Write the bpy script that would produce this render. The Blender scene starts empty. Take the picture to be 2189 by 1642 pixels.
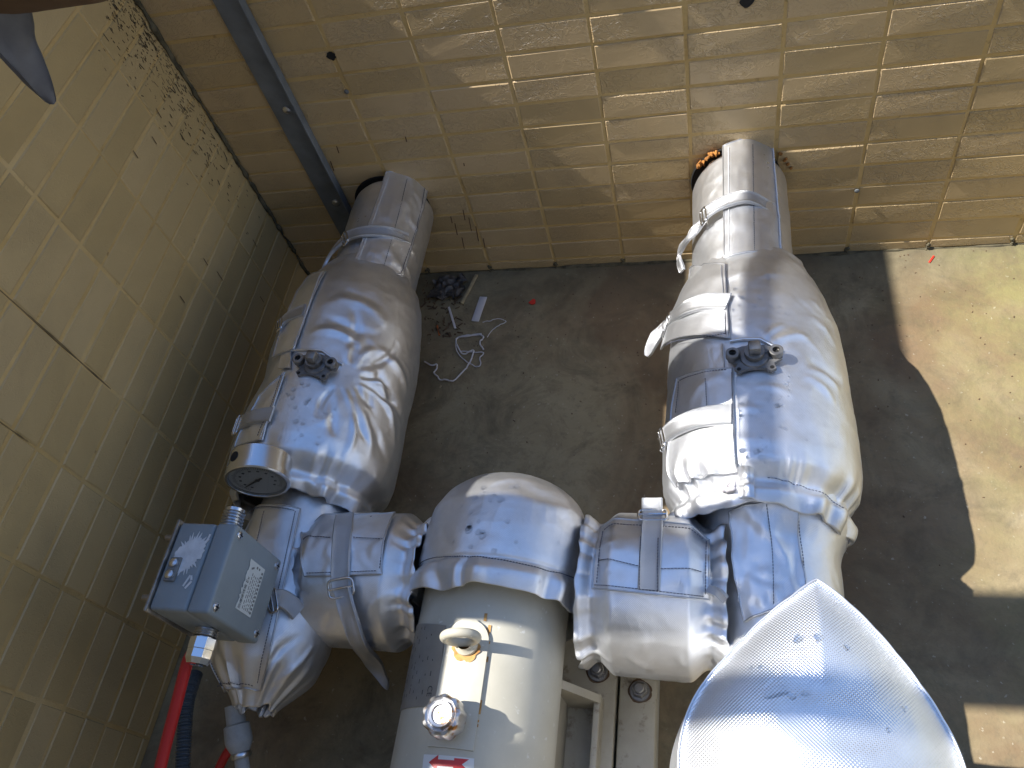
import bpy, bmesh, math, random
import numpy as np
from mathutils import Vector, Matrix

random.seed(11)
rng = np.random.default_rng(11)
SC = bpy.context.scene
COL = SC.collection
U = 0.06            # metres per tile course; everything below is laid out in courses and scaled at the end

# ---------------------------------------------------------------- camera
FPX, PW, PH = 1697.55, 2189.0, 1642.0
RC = np.array([[0.96870619, 0.12779811, -0.21278149],
               [-0.01277068, -0.83046569, -0.55692338],
               [-0.24788149, 0.54221248, -0.80284518]])
CC = np.array([18.65296399, -23.52091293, 25.65435871])
cam_data = bpy.data.cameras.new('camera')
cam = bpy.data.objects.new('camera', cam_data)
COL.objects.link(cam)
cam_data.sensor_width = 36.0
cam_data.lens = FPX / PW * 36.0
cam_data.clip_start = 0.02
cam_data.clip_end = 2000.0
M4 = Matrix.Identity(4)
for i in range(3):
    M4[i][0] = RC[0][i]; M4[i][1] = -RC[1][i]; M4[i][2] = -RC[2][i]; M4[i][3] = CC[i] * U
cam.matrix_world = M4
SC.camera = cam

# ---------------------------------------------------------------- light
SUN_EL = math.radians(53.0)
SUN_Y = 0.015        # sideways drift of the rays towards the back wall
world = bpy.data.worlds.new('World')
SC.world = world
world.use_nodes = True
wn = world.node_tree.nodes
wl = world.node_tree.links
wn.clear()
sky = wn.new('ShaderNodeTexSky')
sky.sky_type = 'NISHITA'
sky.sun_disc = False
sky.sun_elevation = SUN_EL
sky.sun_rotation = math.radians(-90.0)
sky.air_density = 1.0
sky.dust_density = 0.3
sky.ozone_density = 6.0
bg = wn.new('ShaderNodeBackground')
bg.inputs['Strength'].default_value = 0.15
wo = wn.new('ShaderNodeOutputWorld')
# bright broken cloud and haze low in the sky all round, blue overhead (a humid day after rain)
wtc = wn.new('ShaderNodeTexCoord')
wsep = wn.new('ShaderNodeSeparateXYZ'); wl.new(wtc.outputs['Generated'], wsep.inputs[0])
wel = wn.new('ShaderNodeMapRange'); wel.interpolation_type = 'SMOOTHSTEP'
wel.inputs[1].default_value = .58; wel.inputs[2].default_value = .16; wel.inputs[3].default_value = 0.0; wel.inputs[4].default_value = 1.0
wl.new(wsep.outputs[2], wel.inputs[0])
wno = wn.new('ShaderNodeTexNoise'); wno.inputs['Scale'].default_value = 2.6; wno.inputs['Detail'].default_value = 6; wno.inputs['Distortion'].default_value = .4
wl.new(wtc.outputs['Generated'], wno.inputs['Vector'])
wcl = wn.new('ShaderNodeMapRange'); wcl.inputs[1].default_value = .40; wcl.inputs[2].default_value = .62; wcl.inputs[3].default_value = .30; wcl.inputs[4].default_value = 1.0
wl.new(wno.outputs['Fac'], wcl.inputs[0])
wfa = wn.new('ShaderNodeMath'); wfa.operation = 'MULTIPLY'; wl.new(wel.outputs[0], wfa.inputs[0]); wl.new(wcl.outputs[0], wfa.inputs[1])
wmx = wn.new('ShaderNodeMix'); wmx.data_type = 'RGBA'; wl.new(wfa.outputs[0], wmx.inputs[0]); wl.new(sky.outputs[0], wmx.inputs[6])
wmx.inputs[7].default_value = (4.3, 4.2, 4.05, 1)
wl.new(wmx.outputs[2], bg.inputs[0])
wl.new(bg.outputs[0], wo.inputs[0])
sun_d = bpy.data.lights.new('sun', 'SUN')
sun_d.energy = 4.6
sun_d.angle = math.radians(0.53)
sun_d.color = (1.0, 0.965, 0.91)
sun = bpy.data.objects.new('sun', sun_d)
COL.objects.link(sun)
sd = Vector((math.cos(SUN_EL), SUN_Y, -math.sin(SUN_EL))).normalized()
sun.rotation_euler = sd.to_track_quat('-Z', 'Y').to_euler()
sun.location = (-2, -1, 4)
SC.view_settings.view_transform = 'Standard'
SC.view_settings.look = 'None'
SC.view_settings.exposure = 1.0
SC.view_settings.gamma = 1.0
SC.view_settings.use_curve_mapping = False
SC.render.engine = 'CYCLES'
SC.cycles.max_bounces = 6
SC.cycles.transmission_bounces = 4
SC.cycles.diffuse_bounces = 3
SC.cycles.sample_clamp_indirect = 4.0

# ---------------------------------------------------------------- pixel helpers
def ray(u, v):
    return RC.T @ np.array([(u - PW / 2) / FPX, (v - PH / 2) / FPX, 1.0])
def at(u, v, ax, val):
    d = ray(u, v)
    t = (val - CC[ax]) / d[ax]
    return CC + t * d

# ---------------------------------------------------------------- numeric helpers
def sm(a, b, x):
    t = np.clip((np.asarray(x, float) - a) / (b - a), 0, 1)
    return t * t * (3 - 2 * t)
def _h(ix, iy, seed):
    n = (ix.astype(np.int64) * 374761393 + iy.astype(np.int64) * 668265263 + seed * 144665) & 0x7fffffff
    n = ((n ^ (n >> 13)) * 1274126177) & 0x7fffffff
    return ((n ^ (n >> 16)) & 0xffff) / 65535.0
def vn(x, y, seed=0):
    x = np.asarray(x, float); y = np.asarray(y, float)
    x, y = np.broadcast_arrays(x, y)
    ix = np.floor(x); iy = np.floor(y); fx = x - ix; fy = y - iy
    fx = fx * fx * fx * (fx * (fx * 6 - 15) + 10); fy = fy * fy * fy * (fy * (fy * 6 - 15) + 10)
    a = _h(ix, iy, seed); b = _h(ix + 1, iy, seed); c = _h(ix, iy + 1, seed); d = _h(ix + 1, iy + 1, seed)
    return (a + (b - a) * fx) * (1 - fy) + (c + (d - c) * fx) * fy - 0.5
def creases(A, B, lst):
    h = 0.0
    for a0, b0, a1, b1, w, amp in lst:
        da, db = a1 - a0, b1 - b0
        L2 = da * da + db * db
        t = ((A - a0) * da + (B - b0) * db) / L2
        tc = np.clip(t, 0, 1)
        # a gentle bow keeps the fold from being a ruler line
        bow = 0.10 * math.sqrt(L2) * np.sin(math.pi * tc)
        dist = ((A - a0) * (-db) + (B - b0) * da) / math.sqrt(L2) - bow * (1 if amp > 0 else -1)
        h = h + .72 * amp * np.exp(-(dist / w) ** 2) * np.sin(math.pi * tc) ** 0.8
    return h
def rand_creases(n, sr, br, ang, spread, ln, w, amp, seed):
    r = random.Random(seed)
    out = []
    for _ in range(n):
        a = r.uniform(*sr); b = r.uniform(*br)
        th = ang + r.gauss(0, spread); L = r.uniform(*ln)
        out.append((a - math.cos(th) * L / 2, b - math.sin(th) * L / 2, a + math.cos(th) * L / 2, b + math.sin(th) * L / 2,
                    r.uniform(*w), r.choice((1, 1, -1)) * r.uniform(*amp)))
    return out
def prof(S, xs, ys, k=0.12):
    return (np.interp(S, xs, ys) * 2 + np.interp(S - k, xs, ys) + np.interp(S + k, xs, ys)
            + np.interp(S - 2 * k, xs, ys) * .5 + np.interp(S + 2 * k, xs, ys) * .5) / 5.0

# ---------------------------------------------------------------- materials
MATS = {}
class NT:
    def __init__(s, name):
        s.m = bpy.data.materials.new(name); s.m.use_nodes = True
        s.n = s.m.node_tree.nodes; s.l = s.m.node_tree.links
        s.b = s.n['Principled BSDF']; MATS[name] = s.m
    def node(s, t, **kw):
        n = s.n.new(t)
        for k, v in kw.items():
            if k.startswith('i_'): n.inputs[k[2:].replace('_', ' ')].default_value = v
            else: setattr(n, k, v)
        return n
    def link(s, a, b): s.l.new(a, b)
    def set(s, **kw):
        for k, v in kw.items():
            key = {'base': 'Base Color', 'rough': 'Roughness', 'metal': 'Metallic', 'trans': 'Transmission Weight',
                   'ior': 'IOR', 'spec': 'Specular IOR Level', 'coat': 'Coat Weight', 'aniso': 'Anisotropic'}[k]
            s.b.inputs[key].default_value = (*v, 1) if k == 'base' else v
    def noise(s, vec, scale, detail=3, rough=.55, dist=0):
        n = s.node('ShaderNodeTexNoise'); n.inputs['Scale'].default_value = scale; n.inputs['Detail'].default_value = detail
        n.inputs['Roughness'].default_value = rough; n.inputs['Distortion'].default_value = dist
        if vec is not None: s.link(vec, n.inputs['Vector'])
        return n.outputs['Fac']
    def ramp(s, fac, stops):
        r = s.node('ShaderNodeValToRGB'); e = r.color_ramp.elements
        while len(e) < len(stops): e.new(0.5)
        for i, (p, c) in enumerate(stops):
            e[i].position = p; e[i].color = (*c, 1) if len(c) == 3 else c
        s.link(fac, r.inputs['Fac']); return r.outputs['Color']
    def mix(s, fac, a, b, mode='MIX'):
        n = s.node('ShaderNodeMix', data_type='RGBA', blend_type=mode)
        for k, v in ((0, fac), (6, a), (7, b)):
            if hasattr(v, 'is_linked'): s.link(v, n.inputs[k])
            elif k == 0: n.inputs[0].default_value = v
            else: n.inputs[k].default_value = (*v, 1)
        return n.outputs[2]
    def math(s, op, a, b=None):
        n = s.node('ShaderNodeMath', operation=op)
        for i, v in enumerate((a, b)):
            if v is None: continue
            if hasattr(v, 'is_linked'): s.link(v, n.inputs[i])
            else: n.inputs[i].default_value = v
        return n.outputs[0]
    def bump(s, h, strength, dist, prev=None):
        n = s.node('ShaderNodeBump'); n.inputs['Strength'].default_value = strength; n.inputs['Distance'].default_value = dist
        s.link(h, n.inputs['Height'])
        if prev is not None: s.link(prev, n.inputs['Normal'])
        return n.outputs[0]

def simple(name, base, rough=.5, metal=0, var=0.0, scale=60, bump=0, **kw):
    t = NT(name); t.set(base=base, rough=rough, metal=metal, **kw)
    if var or bump:
        tc = t.node('ShaderNodeTexCoord').outputs['Object']
        f = t.noise(tc, scale, 5)
        if var:
            lo = tuple(c * (1 - var) for c in base); hi = tuple(min(1, c * (1 + var)) for c in base)
            t.link(t.ramp(f, [(.3, lo), (.7, hi)]), t.b.inputs['Base Color'])
        if bump: t.link(t.bump(f, bump, .002), t.b.inputs['Normal'])
    return t.m

def silver(name, weave=.0030, wst=.34, rough=.31, crink=.08, broad=.28, base=(.85, .857, .87)):
    t = NT(name); t.set(base=base, rough=rough, metal=1.0)
    tc = t.node('ShaderNodeTexCoord')
    sep = t.node('ShaderNodeSeparateXYZ'); t.link(tc.outputs['UV'], sep.inputs[0])
    k = 2 * math.pi / weave
    su = t.math('SINE', t.math('MULTIPLY', sep.outputs[0], k))
    sv = t.math('SINE', t.math('MULTIPLY', sep.outputs[1], k))
    wv = t.math('MULTIPLY', su, sv)
    n1 = t.noise(tc.outputs['Object'], 30, 2, .45, .4)
    n2 = t.noise(tc.outputs['Object'], 9, 2, .45, .6)
    b1 = t.bump(n2, crink, .004)
    b2 = t.bump(n1, crink * .5, .0012, b1)
    b3 = t.bump(wv, wst, .0005, b2)
    t.link(b3, t.b.inputs['Normal'])
    dirt = t.noise(tc.outputs['Object'], 14, 6, .65)
    col = t.ramp(dirt, [(.35, tuple(c * .88 for c in base)), (.6, base)])
    t.link(col, t.b.inputs['Base Color'])
    # satin coating: a tight sheen over a broad one
    p2 = t.node('ShaderNodeBsdfPrincipled'); p2.inputs['Metallic'].default_value = .85; p2.inputs['Roughness'].default_value = .62
    t.link(col, p2.inputs['Base Color']); t.link(b3, p2.inputs['Normal'])
    mx = t.node('ShaderNodeMixShader'); mx.inputs[0].default_value = broad
    t.link(t.b.outputs[0], mx.inputs[1]); t.link(p2.outputs[0], mx.inputs[2])
    t.link(mx.outputs[0], t.n['Material Output'].inputs['Surface'])
    return t.m

silver('silver_cloth')
silver('silver_cloth_soft', wst=.26, rough=.28, crink=.08, broad=.25)
silver('silver_cloth_coarse', weave=.0033, wst=.50, rough=.28, crink=.08, broad=.40)
silver('silver_strap', weave=.0022, wst=.6, rough=.36, crink=.1, base=(.60, .605, .615))
simple('thread_dark', (.06, .068, .10), .7)
simple('strap_grey', (.115, .122, .15), .6, .3, .2, 30, .2)
simple('render_grey', (.26, .23, .18), .85, 0, .2, 3, .2)
simple('joint_dirt', (.15, .105, .05), .95, 0, .5, 30)
simple('gauge_steel', (.62, .63, .65), .26, 1.0)
simple('thread_light', (.78, .78, .78), .5)
simple('buckle_steel', (.62, .61, .60), .22, 1.0)
simple('steel_dull', (.30, .29, .275), .48, 1.0, .25, 50, .2)
simple('valve_iron', (.205, .20, .195), .55, .55, .3, 70, .35)
simple('chrome', (.80, .80, .80), .12, 1.0)
simple('zinc', (.62, .63, .65), .28, 1.0, .15, 40)
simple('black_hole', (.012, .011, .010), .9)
simple('red_cable', (.50, .022, .022), .42)
simple('conduit_grey', (.07, .085, .10), .5)
simple('white_plastic', (.36, .355, .33), .5, 0, .12, 60)
simple('string_white', (.62, .58, .58), .8)
simple('wood_stick', (.36, .29, .17), .8, 0, .25, 80)
simple('scrap_red', (.62, .035, .02), .5)
simple('scrap_orange', (.50, .13, .03), .6)
simple('clear_film', (.075, .066, .06), .45, 0, .5, 40)
simple('foam_orange', (.34, .14, .028), .9, 0, .5, 60, 1.0)
simple('sealant', (.10, .085, .05), .95, 0, .55, 40, 1.0)
simple('dirt_dark', (.045, .035, .022), .9)
simple('dirt_brown', (.11, .065, .035), .9)
simple('grey_paint', (.145, .158, .165), .5, 0, .3, 14, .3)
simple('print_black', (.04, .045, .05), .6)
simple('print_grey', (.16, .17, .175), .6)
simple('label_white', (.60, .64, .64), .5, 0, .06, 60)
simple('sticker_white', (.66, .66, .64), .4)
simple('sticker_red', (.55, .035, .03), .4)
simple('dial_white', (.36, .38, .38), .4)
simple('residue_white', (.62, .64, .66), .7, 0, .12, 90, .4)
simple('concrete_pale', (.36, .34, .30), .85, 0, .2, 12, .3)

t = NT('water'); t.set(base=(1, 1, 1), rough=.0, trans=1.0, ior=1.33)
t = NT('gauge_glass'); t.set(base=(1, 1, 1), rough=.02, trans=1.0, ior=1.25)

t = NT('box_paint'); t.set(base=(.235, .275, .30), rough=.42)
tc = t.node('ShaderNodeTexCoord').outputs['Object']
t.link(t.ramp(t.noise(tc, 22, 5), [(.3, (.215, .255, .28)), (.7, (.25, .29, .315))]), t.b.inputs['Base Color'])
t.link(t.bump(t.noise(tc, 160, 2), .12, .001), t.b.inputs['Normal'])

# glazed facing tiles: beige, each with its own tone, split-face relief on the back wall
def tile_mat(name, relief, c0, c1):
    t = NT(name); t.set(rough=.40)
    tcn = t.node('ShaderNodeTexCoord'); oi = t.node('ShaderNodeObjectInfo')
    off = t.node('ShaderNodeVectorMath', operation='MULTIPLY_ADD')
    cmb = t.node('ShaderNodeCombineXYZ')
    for i in range(3): t.link(t.math('MULTIPLY', oi.outputs['Random'], 7.3 + 11 * i), cmb.inputs[i])
    off.inputs[1].default_value = (1, 1, 1)
    t.link(tcn.outputs['Object'], off.inputs[0]); t.link(cmb.outputs[0], off.inputs[2])
    v = off.outputs[0]
    geo = t.node('ShaderNodeNewGeometry')
    base = t.ramp(oi.outputs['Random'], [(0, c0), (1, c1)])
    grime = t.noise(geo.outputs['Position'], 2.2, 6, .6, .4)
    base = t.mix(t.ramp(grime, [(.46, (0, 0, 0)), (.72, (.34, .34, .34))]), base, (.17, .135, .075))
    fine = t.noise(geo.outputs['Position'], 60, 5, .7)
    base = t.mix(t.ramp(fine, [(.62, (0, 0, 0)), (.76, (.16, .16, .16))]), base, (.13, .10, .06))
    t.link(base, t.b.inputs['Base Color'])
    mp = t.node('ShaderNodeMapping'); mp.inputs['Scale'].default_value = (1, 1, 1.25)
    t.link(v, mp.inputs['Vector'])
    n1 = t.noise(mp.outputs[0], 70, 1.5, .5, 1.2)
    r1 = t.ramp(n1, [(.44, (0, 0, 0)), (.50, (1, 1, 1)), (.56, (.25, .25, .25))])
    pa = t.ramp(t.noise(v, 9, 2), [(.38, (.06, .06, .06)), (.55, (1, 1, 1))])
    h = t.math('MULTIPLY', r1, pa)
    b1 = t.bump(t.noise(v, 11, 2), .12, .003)
    b2 = t.bump(h, relief, .0016, b1)
    t.link(b2, t.b.inputs['Normal'])
    return t.m
tile_mat('tile_back', .8, (.485, .35, .172), (.56, .41, .225))
tile_mat('tile_side', .25, (.485, .352, .16), (.54, .40, .20))
t = NT('grout'); t.set(rough=.9)
pos = t.node('ShaderNodeNewGeometry').outputs['Position']
g1 = t.ramp(t.noise(pos, 5, 6, .65), [(.25, (.39, .26, .095)), (.5, (.55, .385, .16)), (.75, (.63, .475, .24))])
g2 = t.mix(t.ramp(t.noise(pos, 30, 4, .7), [(.62, (0, 0, 0)), (.72, (.6, .6, .6))]), g1, (.12, .085, .04))
t.link(g2, t.b.inputs['Base Color']); t.link(t.bump(t.noise(pos, 120, 3), .5, .002), t.b.inputs['Normal'])

t = NT('concrete'); t.set(rough=.85)
pos = t.node('ShaderNodeNewGeometry').outputs['Position']
c1 = t.ramp(t.noise(pos, 3.0, 8, .66, .5), [(.28, (.14, .108, .058)), (.45, (.27, .215, .122)), (.6, (.32, .26, .152)), (.76, (.40, .335, .20))])
c2 = t.mix(t.ramp(t.noise(pos, 1.6, 5, .6, .8), [(.46, (0, 0, 0)), (.62, (.8, .8, .8))]), c1, (.17, .105, .055))
c3 = t.mix(t.ramp(t.noise(pos, 38, 6, .75), [(.52, (0, 0, 0)), (.72, (.55, .55, .55))]), c2, (.12, .10, .065))
c4 = t.mix(t.ramp(t.noise(pos, 90, 3, .6), [(.66, (0, 0, 0)), (.72, (.7, .7, .7))]), c3, (.45, .40, .30))
c4 = t.mix(t.ramp(t.noise(pos, 9, 7, .72, .7), [(.47, (0, 0, 0)), (.66, (.62, .62, .62))]), c4, (.105, .08, .045))
c4 = t.mix(t.ramp(t.noise(pos, 5, 5, .6, 1.0), [(.58, (0, 0, 0)), (.74, (.26, .26, .26))]), c4, (.40, .34, .22))
sepp = t.node('ShaderNodeSeparateXYZ'); t.link(pos, sepp.inputs[0])
# damp, mossy strip along the foot of the back wall (a stain with its own ragged edge)
mr = t.node('ShaderNodeMapRange'); t.link(t.math('ADD', sepp.outputs[1], t.math('MULTIPLY', t.noise(pos, 7, 5), .16)), mr.inputs[0])
mr.inputs[1].default_value = -.10; mr.inputs[2].default_value = .10
c5 = t.mix(t.math('MULTIPLY', mr.outputs[0], .62), c4, (.075, .07, .045))
mr2 = t.node('ShaderNodeMapRange'); t.link(t.math('ADD', sepp.outputs[0], t.math('MULTIPLY', t.noise(pos, 4, 5), .5)), mr2.inputs[0])
mr2.inputs[1].default_value = 1.75; mr2.inputs[2].default_value = 2.0
c6 = t.mix(t.math('MULTIPLY', mr2.outputs[0], t.ramp(t.noise(pos, 6, 6, .7), [(.4, (.05, .05, .05)), (.65, (.5, .5, .5))])), c5, (.30, .29, .10))
t.link(c6, t.b.inputs['Base Color'])
bb = t.bump(t.noise(pos, 45, 6, .65), .5, .004)
t.link(t.bump(t.noise(pos, 160, 3), .4, .0015, bb), t.b.inputs['Normal'])

def paint_cream():
    t = NT('pump_paint'); t.set(rough=.38)
    tc = t.node('ShaderNodeTexCoord').outputs['Object']
    c = t.ramp(t.noise(tc, 12, 6, .6), [(.3, (.47, .44, .35)), (.7, (.55, .52, .425))])
    c = t.mix(t.ramp(t.noise(tc, 70, 4, .6), [(.66, (0, 0, 0)), (.70, (.8, .8, .8))]), c, (.66, .65, .60))
    c = t.mix(t.ramp(t.noise(tc, 31, 5, .7), [(.69, (0, 0, 0)), (.75, (.8, .8, .8))]), c, (.30, .17, .07))
    t.link(c, t.b.inputs['Base Color']); t.link(t.bump(t.noise(tc, 60, 3), .10, .0015), t.b.inputs['Normal'])
    t = NT('skid_paint'); t.set(rough=.5)
    tc = t.node('ShaderNodeTexCoord').outputs['Object']
    c = t.ramp(t.noise(tc, 9, 6, .6), [(.3, (.34, .30, .22)), (.7, (.46, .42, .33))])
    c = t.mix(t.ramp(t.noise(tc, 25, 5, .7), [(.56, (0, 0, 0)), (.68, (.85, .85, .85))]), c, (.16, .12, .075))
    t.link(c, t.b.inputs['Base Color']); t.link(t.bump(t.noise(tc, 50, 4), .25, .002), t.b.inputs['Normal'])
    t = NT('rust_stain'); t.set(rough=.8)
    tc = t.node('ShaderNodeTexCoord').outputs['Object']
    t.link(t.ramp(t.noise(tc, 90, 4, .6), [(.3, (.30, .13, .03)), (.6, (.52, .30, .10))]), t.b.inputs['Base Color'])
    t = NT('nameplate_metal'); t.set(rough=.45, metal=.7)
    tc = t.node('ShaderNodeTexCoord').outputs['Object']
    t.link(t.ramp(t.noise(tc, 20, 6, .6), [(.3, (.33, .32, .295)), (.7, (.42, .41, .38))]), t.b.inputs['Base Color'])
    t = NT('cap_metal'); t.set(rough=.36, metal=1.0)
    tc = t.node('ShaderNodeTexCoord').outputs['Object']
    c = t.ramp(t.noise(tc, 55, 5, .65), [(.54, (.52, .52, .53)), (.66, (.36, .17, .05))])
    t.link(c, t.b.inputs['Base Color'])
paint_cream()

# ---------------------------------------------------------------- object helpers
def tagp(o, label=None, cat=None, group=None, kind=None):
    if label: o['label'] = label
    if cat: o['category'] = cat
    if group: o['group'] = group
    if kind: o['kind'] = kind
    return o
def thing(name, label, cat, loc=(0, 0, 0), group=None):
    o = bpy.data.objects.new(name, None); COL.objects.link(o)
    o.location = loc; o.empty_display_size = .05
    return tagp(o, label, cat, group)
def link_mesh(name, me, mat, parent=None, world_space=True):
    if mat is not None and not me.materials: me.materials.append(MATS[mat])
    o = bpy.data.objects.new(name, me); COL.objects.link(o)
    if parent is not None:
        o.parent = parent
        if world_space: o.location = -wloc(parent)
    return o
def wloc(o):
    v = Vector(o.location)
    while o.parent is not None:
        o = o.parent; v = v + Vector(o.location)
    return v
def quads(name, V, Fq, uv=None, smooth=True):
    V = np.asarray(V, np.float32).reshape(-1, 3); Fq = np.asarray(Fq, np.int32).reshape(-1, 4)
    me = bpy.data.meshes.new(name)
    me.vertices.add(len(V)); me.vertices.foreach_set('co', V.ravel())
    me.loops.add(Fq.size); me.loops.foreach_set('vertex_index', Fq.ravel())
    me.polygons.add(len(Fq))
    me.polygons.foreach_set('loop_start', np.arange(0, Fq.size, 4, dtype=np.int32))
    me.polygons.foreach_set('loop_total', np.full(len(Fq), 4, np.int32))
    me.polygons.foreach_set('use_smooth', np.full(len(Fq), smooth))
    if uv is not None:
        l = me.uv_layers.new(name='UVMap')
        l.data.foreach_set('uv', (np.asarray(uv, np.float32).reshape(-1, 2)[Fq.ravel()]).ravel())
    me.update(calc_edges=True); me.validate()
    return me
def gidx(n, m, off=0):
    i = np.arange(n - 1)[:, None] * m + np.arange(m - 1)[None, :] + off
    return np.stack([i, i + m, i + m + 1, i + 1], -1).reshape(-1, 4)
def grid_uv(P):
    n, m = P.shape[:2]
    du = np.linalg.norm(np.diff(P, axis=1), axis=2).max(0); dv = np.linalg.norm(np.diff(P, axis=0), axis=2).max(1)
    uu = np.concatenate([[0], np.cumsum(du)]) * U; vv = np.concatenate([[0], np.cumsum(dv)]) * U
    return np.stack(np.broadcast_arrays(uu[None, :], vv[:, None]), -1).reshape(-1, 2)
def grid_mesh(name, P, flip=False):
    n, m = P.shape[:2]; f = gidx(n, m)
    if flip: f = f[:, ::-1]
    return quads(name, P.reshape(-1, 3), f, grid_uv(P))
def slab_mesh(name, T, B):
    n, m = T.shape[:2]; k = n * m
    f = [gidx(n, m), gidx(n, m, k)[:, ::-1]]
    idx = np.arange(k).reshape(n, m)
    for e, rev in ((idx[0], 0), (idx[-1], 1), (idx[:, 0], 1), (idx[:, -1], 0)):
        q = np.stack([e[:-1], e[1:], e[1:] + k, e[:-1] + k], -1)
        f.append(q[:, ::-1] if rev else q)
    uv = grid_uv(T)
    me = quads(name, np.concatenate([T.reshape(-1, 3), B.reshape(-1, 3)]), np.concatenate(f), np.concatenate([uv, uv]))
    me.set_sharp_from_angle(angle=math.radians(50))
    return me

class MB:
    """collects shapes in one bmesh, becomes one mesh object"""
    def __init__(s): s.bm = bmesh.new()
    def box(s, c, size, rot=None, bev=0.0, seg=2):
        r = bmesh.ops.create_cube(s.bm, size=1.0); vs = r['verts']
        for v in vs: v.co = Vector((v.co.x * size[0], v.co.y * size[1], v.co.z * size[2]))
        if bev:
            es = list({e for v in vs for e in v.link_edges})
            rb = bmesh.ops.bevel(s.bm, geom=vs + es, offset=bev, segments=seg, affect='EDGES', profile=.5)
            vs = list({v for f in rb['faces'] for v in f.verts} | {v for v in vs if v.is_valid})
        for v in vs:
            co = v.co
            if rot is not None: co = rot @ co
            v.co = co + Vector(c)
        return s
    def lathe(s, o, axis, pr, n=32, ref=(0, 0, 1), lobes=0, lamp=0.0):
        a = Vector(axis).normalized(); r = Vector(ref)
        if abs(a.dot(r.normalized())) > .95: r = Vector((1, 0, 0))
        e1 = a.cross(r).normalized(); e2 = a.cross(e1); o = Vector(o); rings = []
        for h, rad in pr:
            if rad < 1e-6: rings.append([s.bm.verts.new(o + a * h)])
            else:
                rings.append([s.bm.verts.new(o + a * h + (e1 * math.cos(2 * math.pi * k / n) + e2 * math.sin(2 * math.pi * k / n))
                              * (rad * (1 + lamp * math.cos(lobes * 2 * math.pi * k / n)) if lobes and h < 0.001 + pr[-1][0] and rad > .3 else rad)) for k in range(n)])
        for A, B in zip(rings[:-1], rings[1:]):
            for k in range(n):
                if len(A) == 1 and len(B) == 1: continue
                q = ([A[0]] if len(A) == 1 else [A[k], A[(k + 1) % n]]) + ([B[0]] if len(B) == 1 else [B[(k + 1) % n], B[k]])
                try: s.bm.faces.new(q)
                except ValueError: pass
        return s
    def cyl(s, p0, p1, r, n=20, r1=None):
        d = Vector(p1) - Vector(p0); L = d.length; r1 = r if r1 is None else r1
        return s.lathe(p0, d, [(0, 0), (0, r), (L, r1), (L, 0)], n)
    def tube(s, pts, rad, n=8, closed=False, cap=True):
        P = [Vector(p) for p in pts]; N = len(P); rings = []; up = None
        for i in range(N):
            tg = (P[(i + 1) % N] - P[i - 1]) if closed else (P[min(i + 1, N - 1)] - P[max(i - 1, 0)])
            tg.normalize()
            if up is None:
                up = tg.cross(Vector((0, 0, 1)))
                if up.length < .1: up = tg.cross(Vector((1, 0, 0)))
            up = (up - tg * up.dot(tg)).normalized(); sd_ = tg.cross(up)
            rr = rad[i] if hasattr(rad, '__len__') else rad
            rings.append([s.bm.verts.new(P[i] + (up * math.cos(2 * math.pi * k / n) + sd_ * math.sin(2 * math.pi * k / n)) * rr) for k in range(n)])
        rr = list(zip(rings, rings[1:])) + ([(rings[-1], rings[0])] if closed else [])
        for A, B in rr:
            for k in range(n): s.bm.faces.new((A[k], A[(k + 1) % n], B[(k + 1) % n], B[k]))
        if cap and not closed:
            s.bm.faces.new(rings[0][::-1]); s.bm.faces.new(rings[-1])
        return s
    def poly(s, pts, th=None):
        """planar polygon, extruded by vector th"""
        a = [s.bm.verts.new(p) for p in pts]
        if th is None: s.bm.faces.new(a); return s
        b = [s.bm.verts.new(Vector(p) + Vector(th)) for p in pts]
        s.bm.faces.new(a); s.bm.faces.new(b[::-1]); n = len(a)
        for k in range(n): s.bm.faces.new((a[k], b[k], b[(k + 1) % n], a[(k + 1) % n]))
        return s
    def obj(s, name, mat, parent=None, smooth=40, recalc=True):
        if recalc: bmesh.ops.recalc_face_normals(s.bm, faces=s.bm.faces[:])
        me = bpy.data.meshes.new(name); s.bm.to_mesh(me); s.bm.free()
        if smooth:
            me.polygons.foreach_set('use_smooth', np.ones(len(me.polygons), bool))
            me.set_sharp_from_angle(angle=math.radians(smooth))
        return link_mesh(name, me, mat, parent)

def spline(pts, n):
    """Catmull-Rom through pts -> n points"""
    P = np.asarray(pts, float)
    if len(P) == 2: return P[0] + (P[1] - P[0]) * np.linspace(0, 1, n)[:, None]
    Q = np.concatenate([[2 * P[0] - P[1]], P, [2 * P[-1] - P[-2]]])
    out = []
    for x in np.linspace(0, len(P) - 1 - 1e-9, n):
        i = int(x); t = x - i; a, b, c, d = Q[i:i + 4]
        out.append(.5 * ((2 * b) + (-a + c) * t + (2 * a - 5 * b + 4 * c - d) * t * t + (-a + 3 * b - 3 * c + d) * t ** 3))
    return np.array(out)
def unit(v): return v / (np.linalg.norm(v, axis=-1, keepdims=True) + 1e-12)

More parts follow.
